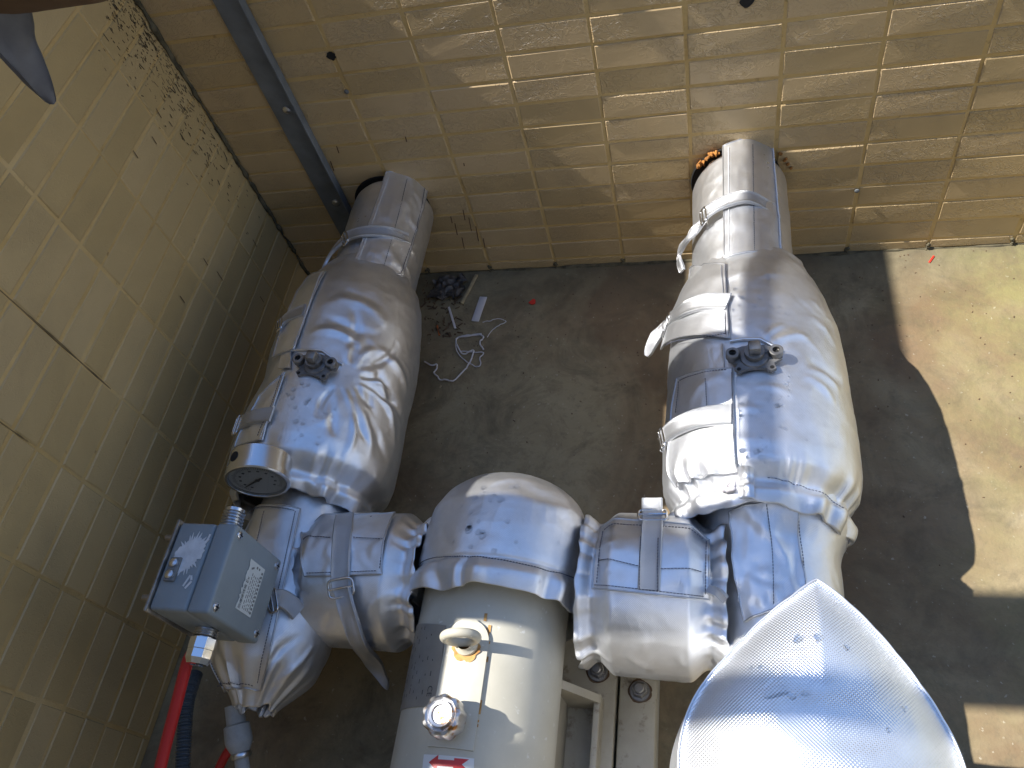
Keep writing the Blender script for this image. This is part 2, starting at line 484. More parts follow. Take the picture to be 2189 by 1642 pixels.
def ribbon(name, pts, nrm, width, th, mat, parent, n=40, taper=None, wav=0.0, seed=0):
    C = spline(pts, n); N = unit(spline(nrm, n))
    T = unit(np.gradient(C, axis=0)); Wd = unit(np.cross(T, N)); N = unit(np.cross(Wd, T))
    cross = np.array([-.5, -.44, -.40, -.2, 0, .2, .40, .44, .5]); hum = np.array([.6, 1.25, 1.0, .9, .9, .9, 1.0, 1.25, .6])
    w = np.full(n, width)
    if taper is not None: w = width * np.interp(np.linspace(0, 1, n), *taper)
    top = C[:, None] + Wd[:, None] * (cross[None, :, None] * w[:, None, None]) + N[:, None] * (hum[None, :, None] * th)
    if wav: top = top + N[:, None] * (wav * vn(np.linspace(0, 5, n)[:, None], cross[None, :] * 2, seed))[..., None]
    bot = top - N[:, None] * th * np.ones((1, 9, 1)) * 1.2
    return link_mesh(name, slab_mesh(name, top, bot), mat, parent), C, T, N, Wd

def buckle(c, T, N, Wd, w, l, parent, r=.035):
    loop = []
    for k in range(40):
        a = 2 * math.pi * k / 40; cx, sy = math.cos(a), math.sin(a)
        f = (abs(cx) ** 5 + abs(sy) ** 5) ** (-1 / 5)
        loop.append(Vector(c + Wd * (f * cx * w / 2) + T * (f * sy * l / 2) + N * .05))
    m = MB(); m.tube(loop, r, 7, closed=True)
    m.tube([Vector(c + Wd * (w / 2) * q + N * .07) for q in (-1, -.5, 0, .5, 1)], r * .9, 6)
    return m.obj('buckle', 'buckle_steel', parent, smooth=60)

def small_boxes(name, items, mat, parent):
    """items: (centre, T, N, length, width, height) slivers joined in one mesh (stitches, specks)"""
    V, Fc = [], []
    cor = [(-1, -1, 0), (1, -1, 0), (1, 1, 0), (-1, 1, 0), (-1, -1, 1), (1, -1, 1), (1, 1, 1), (-1, 1, 1)]
    fq = [(4, 5, 6, 7), (0, 1, 5, 4), (1, 2, 6, 5), (2, 3, 7, 6), (3, 0, 4, 7)]
    for i, (c, T, N, L, w, h) in enumerate(items):
        B = np.cross(N, T)
        for a, b, q in cor:
            V.append(c + T * (a * L / 2 * (1 - .25 * q)) + B * (b * w / 2 * (1 - .4 * q)) + N * (q * h))
        Fc += [[k + 8 * i for k in f] for f in fq]
    o = link_mesh(name, quads(name, np.array(V), np.array(Fc)), mat, parent)
    o['kind'] = 'stuff'
    return o

# ---------------------------------------------------------------- jacket: a sewn cloth sleeve about a straight axis
def crumple(A, B, amp, seed, f=1.0):
    wx = .5 * vn(A * 1.1 * f, B * 1.1 * f, seed + 90); wy = .5 * vn(A * 1.1 * f, B * 1.1 * f, seed + 91)
    n1 = vn((A + wx) * 1.7 * f, (B + wy) * 2.3 * f, seed + 92); n2 = vn((A + wy) * 4.1 * f, (B + wx) * 5.0 * f, seed + 93)
    return amp * ((1 - np.abs(n1) * 4) * .8 + (1 - np.abs(n2) * 4) * .32 - .4) * (.45 + 1.1 * np.abs(vn(A * .6, B * .6, seed + 94)) * 2)
class Jacket:
    def __init__(s, axis, c1, c2, base, detail=None, cr=.009):
        s.ax, s.c1, s.c2, s.base, s.det, s.cr = axis, c1, c2, base, detail, cr
    def r(s, S, TH, full=True):
        r = s.base(S, TH)
        if full and s.det is not None: r = r + s.det(S, TH) + crumple(S, TH * 2.2, s.cr, int(s.c1 * 7) + 200)
        return r
    def P(s, S, TH, off=0.0, full=True):
        S, TH = np.broadcast_arrays(np.asarray(S, float), np.asarray(TH, float))
        r = s.r(S, TH, full) + off
        if s.ax == 'y':
            return np.stack([s.c1 + r * np.sin(TH), -S, s.c2 + r * np.cos(TH)], -1)
        return np.stack([S, s.c1 - r * np.sin(TH), s.c2 + r * np.cos(TH)], -1)
    def N(s, S, TH):
        e = .04
        a = s.P(S + e, TH) - s.P(S - e, TH); b = s.P(S, TH + e) - s.P(S, TH - e)
        n = unit(np.cross(a, b)); c = s.P(S, TH, .3) - s.P(S, TH)
        return n * np.sign((n * c).sum(-1, keepdims=True))
    def pick(s, u, v):
        d = ray(u, v); t = np.linspace(8, 40, 3200); Q = CC + d * t[:, None]
        if s.ax == 'y': S = -Q[:, 1]; a = Q[:, 0] - s.c1; b = Q[:, 2] - s.c2
        else: S = Q[:, 0]; a = s.c1 - Q[:, 1]; b = Q[:, 2] - s.c2
        TH = np.arctan2(a, b); g = np.hypot(a, b) - s.r(S, TH, False)
        k = np.argmax(g < 0) if (g < 0).any() else np.argmin(g)
        return float(S[k]), float(TH[k])
    def body(s, s0, s1, ns, nt, mat, parent, name='cover', lip0=True, lip1=True, end0=None, end1=None, seam=math.pi):
        TH = np.linspace(seam - 2 * math.pi, seam, nt)
        a = np.linspace(0, 1, ns)[:, None]
        e0 = s0 + (end0(TH) if end0 else 0 * TH); e1 = s1 + (end1(TH) if end1 else 0 * TH)
        S = e0[None] * (1 - a) + e1[None] * a
        P = s.P(S, TH[None])
        pre, post = [], []
        if lip0: pre = [s.P(e0 + .5, TH, -.14), s.P(e0 + .03, TH, -.08)]
        if lip1: post = [s.P(e1 - .03, TH, -.08), s.P(e1 - .5, TH, -.14)]
        P = np.concatenate([np.array(pre).reshape(-1, nt, 3), P, np.array(post).reshape(-1, nt, 3)])
        return link_mesh(name, grid_mesh(name, P, flip=(s.ax == 'y')), mat, parent)
    def flap(s, quad, mat, parent, off=.03, th=.05, lift=None, n=26, m=26, name='flap', px=True, wav=.03, seed=1, edge=True):
        q = [s.pick(*p) if px else p for p in quad]
        tl, tr, br, bl = [np.array(x) for x in q]
        a = np.linspace(0, 1, m)[None, :, None]; b = np.linspace(0, 1, n)[:, None, None]
        ST = (tl * (1 - a) + tr * a) * (1 - b) + (bl * (1 - a) + br * a) * b
        A = a[..., 0] + 0 * b[..., 0]; B = b[..., 0] + 0 * a[..., 0]
        of = off + wav * vn(A * 4, B * 4, seed) + wav * .5 * vn(A * 9, B * 9, seed + 1)
        if lift is not None: of = of + lift(A, B)
        if edge:   # bound hem, a touch thicker along the outline
            dd = np.minimum(np.minimum(A, 1 - A) * 1.0, np.minimum(B, 1 - B) * 1.0)
            of = of + .02 * np.exp(-(dd / .05) ** 2)
        T = s.P(ST[..., 0], ST[..., 1], of + th); Bm = s.P(ST[..., 0], ST[..., 1], of)
        o = link_mesh(name, slab_mesh(name, T, Bm), mat, parent)
        if edge and name == 'flap':     # sewn binding round the outline
            per = np.concatenate([T[0, :-1], T[:-1, -1], T[-1, :0:-1], T[:0:-1, 0]])
            mb = MB(); mb.tube([Vector(p) for p in per], .026, 6, closed=True); mb.obj('binding', 'silver_strap', o, smooth=80)
        return o
    def stitch(s, pxs, parent, off=.09, mat='thread_dark', gap=.085, L=.065, w=.022, px=True, name='stitching', h=.02):
        st = np.array([s.pick(*p) if px else p for p in pxs])
        C = spline(st, 200); P = s.P(C[:, 0], C[:, 1], off)
        cum = np.concatenate([[0], np.cumsum(np.linalg.norm(np.diff(P, axis=0), axis=1))])
        k = max(2, int(cum[-1] / gap)); x = (np.arange(k) + .5) * gap
        Q = np.stack([np.interp(x, cum, P[:, i]) for i in range(3)], -1)
        T = unit(np.gradient(P, axis=0)); T = unit(np.stack([np.interp(x, cum, T[:, i]) for i in range(3)], -1))
        Sx = np.interp(x, cum, C[:, 0]); Tx = np.interp(x, cum, C[:, 1]); N = s.N(Sx, Tx)
        return small_boxes(name, [(Q[i], T[i], N[i], L, w, h) for i in range(k)], mat, parent)
    def strap(s, pxs, width, parent, th=.06, mat='silver_strap', n=44, taper=None, name='strap', wav=.0, seed=0):
        pts, nr = [], []; last = None
        for p in pxs:
            if p[0] == 'free':
                pts.append(at(p[1], p[2], 2, p[3])); nr.append(np.array(p[4]) if len(p) > 4 else (last if last is not None else np.array([0, 0, 1.])))
            else:
                S, TH = s.pick(p[0], p[1]); pts.append(s.P(S, TH, p[2])); last = s.N(np.array(S), np.array(TH)); nr.append(last)
        return ribbon(name, pts, nr, width, th, mat, parent, n, taper, wav, seed)

# water droplets share three bead meshes
def bead(seed):
    r = random.Random(seed); bm = bmesh.new(); rings = []
    n = 12
    wob = [1 + r.uniform(-.14, .14) for _ in range(n)]
    for h, rad in ((0, 1.0), (.22, .97), (.42, .80), (.55, .5)):
        rings.append([bm.verts.new((rad * wob[k] * math.cos(2 * math.pi * k / n), rad * wob[k] * math.sin(2 * math.pi * k / n), h)) for k in range(n)])
    top = bm.verts.new((0, 0, .6))
    for A, B in zip(rings, rings[1:]):
        for k in range(n): bm.faces.new((A[k], A[(k + 1) % n], B[(k + 1) % n], B[k]))
    for k in range(n): bm.faces.new((rings[-1][k], rings[-1][(k + 1) % n], top))
    bm.faces.new(rings[0][::-1])
    me = bpy.data.meshes.new('water_droplet'); bm.to_mesh(me); bm.free()
    me.polygons.foreach_set('use_smooth', np.ones(len(me.polygons), bool)); me.set_sharp_from_angle(angle=math.radians(70))
    me.materials.append(MATS['water']); return me
BEADS = [bead(k) for k in range(3)]
def droplets(J, parent, rects, seed, off=.0):
    r = random.Random(seed)
    for (x0, y0, x1, y1, n, r0, r1) in rects:
        for _ in range(n):
            S, TH = J.pick(r.uniform(x0, x1), r.uniform(y0, y1))
            p = J.P(S, TH, off - .01); N = J.N(np.array(S), np.array(TH))
            o = bpy.data.objects.new('water_droplet', r.choice(BEADS)); COL.objects.link(o); o.parent = parent
            rad = 1.45 * (r0 + (r1 - r0) * r.random() ** 2.0)
            q = Vector(N).to_track_quat('Z', 'Y') @ Matrix.Rotation(r.uniform(0, 6.28), 3, 'Z').to_quaternion()
            o.rotation_mode = 'QUATERNION'; o.rotation_quaternion = q
            o.scale = (rad, rad * r.uniform(.8, 1.1), min(rad * .7, .05))
            o.location = Vector(p) - wloc(parent)

# ================================================================ setting
fl = MB()
fl.poly([(-400, 400, 0), (-400, -400, 0), (400, -400, 0), (400, 400, 0)])
tagp(fl.obj('floor', 'concrete', smooth=0, recalc=False), kind='structure')
for o in COL.objects:
    if o.name == 'floor' and o.data.polygons[0].normal.z < 0: o.data.flip_normals()

TW, TH_ = 2.978, 1.0
def tile_mesh(w, h, seed, axis):
    """pillowed, slightly uneven facing tile; face at 0, back at +.10 (axis y) / -.10 (axis x)"""
    r = random.Random(seed); b = .035; d = .085
    j = lambda: r.uniform(-.012, .012)
    back = [(-w / 2, -h / 2), (w / 2, -h / 2), (w / 2, h / 2), (-w / 2, h / 2)]
    V, Fc = [], []
    for x, z in back: V.append((x, d, z))
    for x, z in back: V.append((x + j() * .5, b * .8, z + j() * .5))
    for x, z in back: V.append((x - math.copysign(b, x) + j(), j() * .7, z - math.copysign(b, z) + j()))
    for a in (0, 4):
        for k in range(4): Fc.append((a + k, a + (k + 1) % 4, a + 4 + (k + 1) % 4, a + 4 + k))
    Fc.append((8, 9, 10, 11))
    if axis == 'x': V = [(-y, x, z) for x, y, z in V]
    me = bpy.data.meshes.new('tile'); me.from_pydata(V, [], Fc); me.update()
    return me
def mortar(name, pts_fn, nu, nv, lab, cat, mat='grout'):
    P = np.array([[pts_fn(a, b) for a in np.linspace(0, 1, nu)] for b in np.linspace(0, 1, nv)])
    return P
GJ = .11      # joint width
WALL_H = 22.4  # side wall raised out of view so its top shades the yard

# ---- back wall
bw = MB(); bw.box((15, 1.03, WALL_H / 2), (38.0, 2.0, WALL_H))
back_wall = tagp(bw.obj('tiled_wall', 'grout', smooth=0), 'beige tiled wall at the back, pierced by both silver-wrapped pipes', 'wall')
bt = [tile_mesh(TW - GJ, TH_ - GJ, k, 'y') for k in range(6)]
for me in bt: me.materials.append(MATS['tile_back'])
bhalf = [tile_mesh(TW - GJ, .507 - GJ / 2 - .03, 20 + k, 'y') for k in range(3)]
for me in bhalf: me.materials.append(MATS['tile_back'])
r = random.Random(3)
for k in range(11):
    xc = .02 + TW * (k + .5)
    for j in range(-1, 16):
        zc = .507 + j + .5 if j >= 0 else .245
        o = bpy.data.objects.new('tile', r.choice(bt) if j >= 0 else r.choice(bhalf)); COL.objects.link(o); o.parent = back_wall
        o.location = (xc + r.uniform(-.02, .02), r.uniform(-.018, .018), zc + r.uniform(-.015, .015))
        o.rotation_euler = (r.uniform(-.008, .008), r.uniform(-.004, .004), r.uniform(-.004, .004))
# ---- left wall
lw = MB(); lw.box((-1.03, -14.0, WALL_H / 2), (2.0, 30.0, WALL_H))
left_wall = tagp(lw.obj('tiled_wall', 'grout', smooth=0), 'beige tiled side wall on the left, dark specks in its corner', 'wall')
ltm = [tile_mesh(TW - GJ, TH_ - GJ, 40 + k, 'x') for k in range(6)]
lth = [tile_mesh(TW - GJ, .40 - GJ / 2 - .03, 50 + k, 'x') for k in range(2)]
ltc = [tile_mesh(2.62 - GJ * .5 - .10, TH_ - GJ, 60 + k, 'x') for k in range(4)]
lthc = [tile_mesh(2.62 - GJ * .5 - .10, .40 - GJ / 2 - .03, 70, 'x')]
for me in ltm + lth + ltc + lthc: me.materials.append(MATS['tile_side'])
for k in range(-1, 8):
    yc = -(2.62 + TW * (k + .5)) if k >= 0 else -(2.62 / 2 + .05)
    for j in range(-1, 20):
        zc = .40 + j + .5 if j >= 0 else .20
        src = (ltm if j >= 0 else lth) if k >= 0 else (ltc if j >= 0 else lthc)
        o = bpy.data.objects.new('tile', r.choice(src)); COL.objects.link(o); o.parent = left_wall
        o.location = (r.uniform(-.018, .018), yc + r.uniform(-.02, .02), zc + r.uniform(-.015, .015))
        o.rotation_euler = (r.uniform(-.004, .004), r.uniform(-.008, .008), r.uniform(-.004, .004))
m = MB(); m.box((-1.03, -3.4, WALL_H + .55), (1.9, 8.6, 1.1), bev=.05); m.obj('shade_block', 'concrete_pale', left_wall)  # added block, out of frame, keeps sun off the floor by the right pipe
# fix parent offset: walls sit at the origin, so child locations are world locations
# corner sealant, ragged
pts = [(.04 + .07 * vn(z * 2.7, 0, 5), -.04 + .07 * vn(z * 2.9, 3, 6), z) for z in np.linspace(.02, 16, 160)]
sl = MB(); sl.tube(pts, [.075 + .09 * float(vn(z * 2.9, 1, 9)) + .05 * float(vn(z * 7, 4, 9)) for z in np.linspace(0, 16, 160)], 8)
sl.obj('corner_sealant', 'sealant', left_wall)
# dirt fillet along the foot of the back wall
pts = [(x, -.03 + .05 * float(vn(x * 1.3, 2, 4)), .0) for x in np.linspace(0.2, 33, 160)]
sl = MB(); sl.tube(pts, [max(.02, .06 + .12 * float(vn(x * 1.6, 7, 3))) for x in np.linspace(.2, 33, 160)], 7)
sl.obj('foot_dirt', 'sealant', back_wall)
# stained joints: dark mortar where an open joint has collected dirt
def joint_fill(parent, a, b, w, axis):
    n = 30; pts = [np.array(a) + (np.array(b) - np.array(a)) * t for t in np.linspace(0, 1, n)]
    m = MB(); sd_ = random.random() * 50
    m.tube(pts, [w * (.8 + .8 * float(vn(t * 9, sd_, 8))) * min(1, .15 + 5 * t, .15 + 5 * (1 - t)) for t in np.linspace(0, 1, n)], 6)
    return m.obj('dirty_joint', 'joint_dirt', parent)
yj = -(2.62 + TW * 3)
joint_fill(left_wall, (-.05, yj, 7.6), (-.05, yj, 15.9), .06, 'x')
joint_fill(left_wall, (-.03, -(2.62 + TW * 4), 9.7), (-.03, -(2.62 + TW * 4), 12.5), .03, 'x')
# dirt splashes in the corner and long brown scratches
items = []
rr_ = random.Random(8)
for _ in range(560):
    y = -abs(rr_.gauss(0, 1.0)) - .12; z = min(15.5, 15.4 - abs(rr_.gauss(0, 3.6)) + y * .4)
    if z < 2 or y < -4.5: continue
    L = rr_.uniform(.03, .13) if rr_.random() < .8 else rr_.uniform(.12, .32)
    a = rr_.gauss(0, .25)
    items.append((np.array([.016, y, z]), np.array([0, math.sin(a), math.cos(a)]), np.array([1., 0, 0]), L, rr_.uniform(.014, .035), .006))
small_boxes('dirt_specks', items, 'dirt_dark', left_wall)
items = []
for u, v, L in ((710, 355, .5), (722, 320, .35), (992, 460, .6), (1005, 480, .8), (975, 490, .7), (1020, 500, .9), (990, 520, .7), (1035, 520, .6), (965, 470, .4), (868, 298, .25), (992, 352, .15)):
    p = at(u, v, 1, -.014)
    items.append((p, unit(np.array([.12, 0, 1.])), np.array([0, -1., 0]), L, .04, .006))
for u, v, L in ((470, 590, .5), (390, 640, .35), (440, 560, .35), (545, 520, .4), (330, 300, .3), (560, 640, .35), (338, 240, .45), (290, 330, .3)):
    p = at(u, v, 0, .016)
    items.append((p, unit(np.array([0, .1, 1.])), np.array([1., 0, 0]), L, .035, .006))
sc = small_boxes('scratches', items, 'dirt_brown', back_wall)
# drilled anchor holes
for u, v, rad in ((708, 120, .17), (1597, 4, .2)):
    p = at(u, v, 1, -.012); m = MB()
    rr2 = random.Random(int(u)); n = 16
    m.poly([(p[0] + rad * (1 + rr2.uniform(-.18, .18)) * math.cos(2 * math.pi * k / n), p[1], p[2] + rad * (1 + rr2.uniform(-.18, .18)) * math.sin(2 * math.pi * k / n)) for k in range(n)], (0, .004, 0))
    m.obj('anchor_hole', 'black_hole', back_wall, smooth=0)
for u, v in ((741, 196), (1832, 408)):
    p = at(u, v, 1, -.02); m = MB(); m.lathe(p, (0, -1, 0), [(0, .09), (.03, .085), (.045, .05), (.05, 0)], 12)
    m.obj('anchor_plug', 'grey_paint', back_wall)

# ---- added columns and rail on the left parapet, out of frame, casting shadow bands
def column(y0, y1, label):
    m = MB(); m.box((-.9, (y0 + y1) / 2, WALL_H + 12), (1.5, y1 - y0, 24), bev=.06)
    tagp(m.obj('shade_column', 'concrete_pale'), label, 'column')
column(-18.0, -14.65, 'broad added column on the parapet, out of view, casts a shadow band')
column(-21.45, -20.7, 'narrow added column on the parapet, out of view, casts a shadow band')
m = MB(); m.tube([(-.9, -14.64, 34.3), (-.9, -6, 34.3), (-.9, 3, 34.3)], .37, 16)
hr = thing('shade_rail', 'steel handrail added out of view on the left parapet, casts a shade stripe', 'shade_rail', (-.9, 3, WALL_H))
o = m.obj('rail', 'zinc', hr)
m = MB(); m.cyl((-.9, 2.9, WALL_H), (-.9, 2.9, 34.3), .25); m.obj('post', 'zinc', hr)

# ---- added unseen building behind the camera: dim facade for the silver cloth to mirror
pb = thing('unseen_building', 'added unseen building wall behind the camera, darkens the cloth reflections', 'building', (22, -38, 0))
m = MB(); m.box((24, -41, 38), (70, 6, 76)); m.obj('wall', 'render_grey', pb, smooth=0)
for k in range(4):
    m = MB(); m.box((2 + k * 15, -37.97, 44), (7, .1, 14), bev=.03); w_ = m.obj('window', 'print_grey', pb)
    m = MB(); m.box((2 + k * 15, -37.6, 36.6), (8, .8, .6), bev=.05); m.obj('sill', 'concrete_pale', w_)

# ---- grey steel angle screwed upright to the back wall
an = thing('steel_angle', 'grey painted steel angle running up the back wall beside the corner', 'steel angle', (3.2, -.1, 0))
m = MB(); m.box((3.28, -.065, 8.0), (1.05, .07, 15.6), bev=.02); m.obj('flat_leg', 'grey_paint', an)
m = MB(); m.box((3.84, -.22, 8.0), (.07, .38, 15.6), bev=.02); m.obj('standing_leg', 'grey_paint', an)
for z in (4.75, 9.4):
    m = MB(); m.lathe((3.35, -.10, z), (0, -1, 0), [(0, .16), (.05, .15), (.09, .09), (.10, 0)], 14); m.obj('screw', 'zinc', an)

# ---- wall sleeves and the steel pipes inside the wraps
for xc, rad, lab in ((5.85, 1.70, 'dark open sleeve in the wall round the left pipe'), (19.6, 1.72, 'dark sleeve in the wall round the right pipe, orange foam at its lip')):
    s_ = thing('pipe_sleeve', lab, 'pipe sleeve', (xc, -.05, 4.2))
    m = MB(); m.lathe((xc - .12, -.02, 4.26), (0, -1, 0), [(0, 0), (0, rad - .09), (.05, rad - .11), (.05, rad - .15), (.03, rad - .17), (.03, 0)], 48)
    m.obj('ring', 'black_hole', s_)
    if xc > 10:
        for k in range(26):
            a = math.radians(random.uniform(-58, -26)); rr = rad + random.uniform(-.06, .10)
            m = MB() if k == 0 else m
            p = (xc + rr * math.sin(a), -.08 - random.uniform(0, .10), 4.2 + rr * math.cos(a))
            m.lathe(p, (random.uniform(-1, 1), -1, random.uniform(-1, 1)), [(-.05, 0), (-.03, random.uniform(.03, .07)), (.04, random.uniform(.03, .08)), (.12, .02), (.16, 0)], 6)
        m.obj('foam', 'foam_orange', s_, smooth=80)
        m = MB()
        for k in range(8):
            a = math.radians(random.uniform(48, 75)); rr = rad + random.uniform(.05, .18)
            m.lathe((xc + rr * math.sin(a), -.06, 4.2 + rr * math.cos(a)), (0, -1, .2), [(-.03, 0), (-.02, .06), (.04, .05), (.06, 0)], 6)
        m.obj('foam', 'foam_orange', s_, smooth=80)

for xc, lab in ((5.85, 'bare end of the left steel pipe entering the wall'), (19.6, 'bare end of the right steel pipe entering the wall')):
    sp = thing('steel_pipe', lab, 'pipe', (xc, -.05, 4.2))
    m = MB(); m.lathe((xc, .05, 4.2), (0, -1, 0), [(0, 0), (0, 1.46), (5.2, 1.46), (5.2, 0)], 48); m.obj('tube', 'dirt_brown', sp)
# moss tufts where the vertical joints meet the floor
rg = random.Random(17)
for k in range(2, 11):
    x = .02 + TW * k + rg.uniform(-.03, .03); m = MB()
    for q in range(7):
        m.lathe((x + rg.uniform(-.07, .07), -.02 + rg.uniform(-.04, .02), rg.uniform(0, .30)), (rg.uniform(-.5, .5), -1, rg.uniform(-.3, .6)), [(-.05, 0), (-.02, rg.uniform(.04, .09)), (.04, rg.uniform(.02, .06)), (.07, 0)], 6)
    m.obj('moss_tuft', 'sealant', back_wall, smooth=80)['kind'] = 'stuff'

# ================================================================ insulation jackets
PI = math.pi
CL, CS, CK = 'silver_cloth', 'silver_cloth_soft', 'silver_cloth_coarse'

# ---------------- right pipe
def base_rp(S, TH): return 1.70 + .0 * S + .03 * np.cos(2 * TH + .5)
crp = rand_creases(16, (1, 5), (.2, 1.6), 1.3, .35, (.4, .9), (.05, .09), (.015, .035), 4)
def det_rp(S, TH):
    return .03 * vn(S * .8, TH * 2, 3) + creases(S, TH * 1.7, crp) + .02 * vn(S * 2.2, TH * 5, 5)
JRP = Jacket('y', 19.6, 4.2, base_rp, det_rp)
t_ = thing('pipe_jacket', 'silver cloth jacket on the sunlit right pipe at the back wall', 'insulation jacket', (19.6, -.6, 4.2), 'silver pipe jackets')
JRP.body(.55, 6.1, 70, 130, CS, t_, end0=lambda th: .25 * sm(-.2, -1.4, th) - .1)
fq = [(1549, 322), (1645, 306), (1668, 556), (1553, 560)]
JRP.flap(fq, CL, t_, off=.05, th=.05, lift=lambda a, b: .10 * (1 - a) ** 1.5 + .05 * np.sin(a * PI) * 1.2, n=40, m=30)
JRP.stitch([(1560, 326), (1562, 552)], t_, off=.24, mat='thread_light')
JRP.stitch([(1606, 318), (1610, 545)], t_, off=.20)
JRP.stitch([(1645, 306), (1655, 430), (1664, 548)], t_, off=.13, mat='thread_light', gap=.07, w=.04, h=.04)
_, C, T, N, Wd = JRP.strap([(1652, 452, .05), (1600, 437, .30), (1560, 445, .34), (1530, 462, .34), (1514, 474, .24)], .55, t_)
buckle(C[-3], T[-3], N[-3], Wd[-3], .72, .34, t_)
JRP.strap([(1512, 478, .16), (1490, 512, .30), (1472, 545, .42), ('free', 1459, 580, 4.3, (-.9, 0, .3))], .42, t_, name='strap_tail', wav=.1, taper=([0, .8, 1], [1, 1, .5]))
droplets(JRP, t_, [(1562, 330, 1640, 540, 22, .018, .045)], 5, off=.17)

# ---------------- right valve
def base_rv(S, TH):
    b = prof(S, [4.6, 5.1, 5.5, 5.9, 6.6, 7.6, 9, 11, 12.7, 13.2, 13.5, 13.68, 13.98, 14.3, 14.7],
             [1.78, 1.82, 1.98, 2.22, 2.48, 2.64, 2.72, 2.78, 2.80, 2.74, 2.50, 2.32, 2.58, 2.46, 2.2], .07)
    # the wrap is fuller to the right of the valve
    return b - .10 * sm(5.2, 7, S) + .10 * sm(6, 8, S) * (1 - sm(12.5, 13.7, S)) * np.exp(-((TH - 1.35) / .6) ** 2) - .06 * np.exp(-(TH / .5) ** 2) * sm(6, 8, S) * (1 - sm(12, 13.5, S))
crv = rand_creases(10, (7, 12.5), (-2, 3), 1.5, .5, (.6, 1.6), (.08, .16), (.02, .05), 14) + \
      [(9.6, .3, 9.0, 1.7, .13, .09), (9.5, .2, 8.7, .9, .10, .06), (10.2, 1.4, 10.5, 2.6, .16, .12), (9.9, 1.5, 10.0, 2.9, .2, -.10), (10.45, 1.3, 11.1, 2.3, .13, .08), (7.0, .0, 6.7, 1.2, .12, .03)]
def gath(S, TH, s0, w, amp, n, seed):
    ph = 3.2 * vn(TH * 1.9, 0 * TH, seed); am = .25 + 1.7 * np.abs(vn(TH * 2.3, 0 * TH + 4, seed + 1)) * 2
    return .75 * amp * am * np.exp(-((S - s0) / w) ** 2) * np.cos(n * TH + ph * 3)
def det_rv(S, TH):
    h = .05 * vn(S * .6, TH * 1.5, 13) + creases(S, TH * 2.75, crv) + .012 * vn(S * 3, TH * 8, 15)
    h = h + gath(S, TH, 13.5, .40, .07, 24, 16) + gath(S, TH, 14.25, .45, .13, 15, 17) + gath(S, TH, 5.25, .35, .05, 15, 18)
    # opening for the valve spindle
    return h
JRV = Jacket('y', 19.8, 4.2, base_rv, det_rv)
t_ = thing('valve_jacket', 'bulging silver jacket on the sunlit right valve, loose strap end sticking out', 'insulation jacket', (19.8, -9.5, 1.4), 'silver valve jackets')
RVT = t_
JRV.body(5.0, 14.45, 220, 260, CL, t_, end1=lambda th: .28 * vn(th * 2.0, 0 * th, 31) + .12 * vn(th * 6, 0 * th, 32), end0=lambda th: .25 * vn(th * 2.2, 0 * th, 33))
JRV.flap([(1456, 574), (1553, 566), (1561, 726), (1432, 748)], CL, t_, off=.02, th=.04, lift=lambda a, b: .10 * b ** 2 * (1 - .8 * a) + .10 * (1 - a) ** 2 + .05 * np.sin(a * 3), n=34, m=30, seed=41)
JRV.flap([(1456, 812), (1566, 790), (1578, 1012), (1452, 1044)], CL, t_, off=.02, th=.04, lift=lambda a, b: .08 * (1 - a) ** 2 + (.06 * np.sin(b * 9) * .5 + .05 * b) * (1 - .8 * a), n=34, m=30, seed=42)
JRV.flap([(1515, 742), (1548, 737), (1550, 795), (1522, 800)], CL, t_, off=.03, th=.04, n=10, m=10, name='tab', seed=43)
JRV.stitch([(1553, 570), (1558, 650), (1561, 722)], t_, off=.12, gap=.08); JRV.stitch([(1546, 572), (1551, 650), (1554, 722)], t_, off=.12, gap=.08)
JRV.stitch([(1566, 800), (1570, 900), (1575, 1000)], t_, off=.13); JRV.stitch([(1573, 800), (1577, 900), (1582, 1000)], t_, off=.10, mat='thread_light')
JRV.stitch([(1515, 815), (1518, 885)], t_, off=.15); JRV.stitch([(1462, 818), (1560, 797)], t_, off=.17); JRV.stitch([(1462, 820), (1458, 890)], t_, off=.2)
JRV.stitch([(1436, 742), (1500, 730), (1558, 721)], t_, off=.2)
_, C, T, N, Wd = JRV.strap([(1560, 650, .10), (1510, 652, .17), (1470, 668, .22), (1440, 690, .22), (1430, 700, .20)], .62, t_)
buckle(C[-4], T[-4], N[-4], Wd[-4], .82, .34, t_)
JRV.strap([(1432, 698, .22), ('free', 1418, 700, 4.3, (-.6, -.1, .8)), ('free', 1400, 727, 4.0, (-.5, -.2, .9)), ('free', 1382, 762, 3.8, (-.3, -.3, .9))], .46, t_, name='strap_tail', taper=([0, .6, .92, 1], [.75, 1.05, .6, .25]), wav=.12)
_, C, T, N, Wd = JRV.strap([(1567, 890, .11), (1510, 898, .17), (1465, 915, .20), (1438, 935, .20), (1428, 955, .18)], .62, t_)
buckle(C[-8], T[-8], N[-8], Wd[-8], .82, .30, t_)
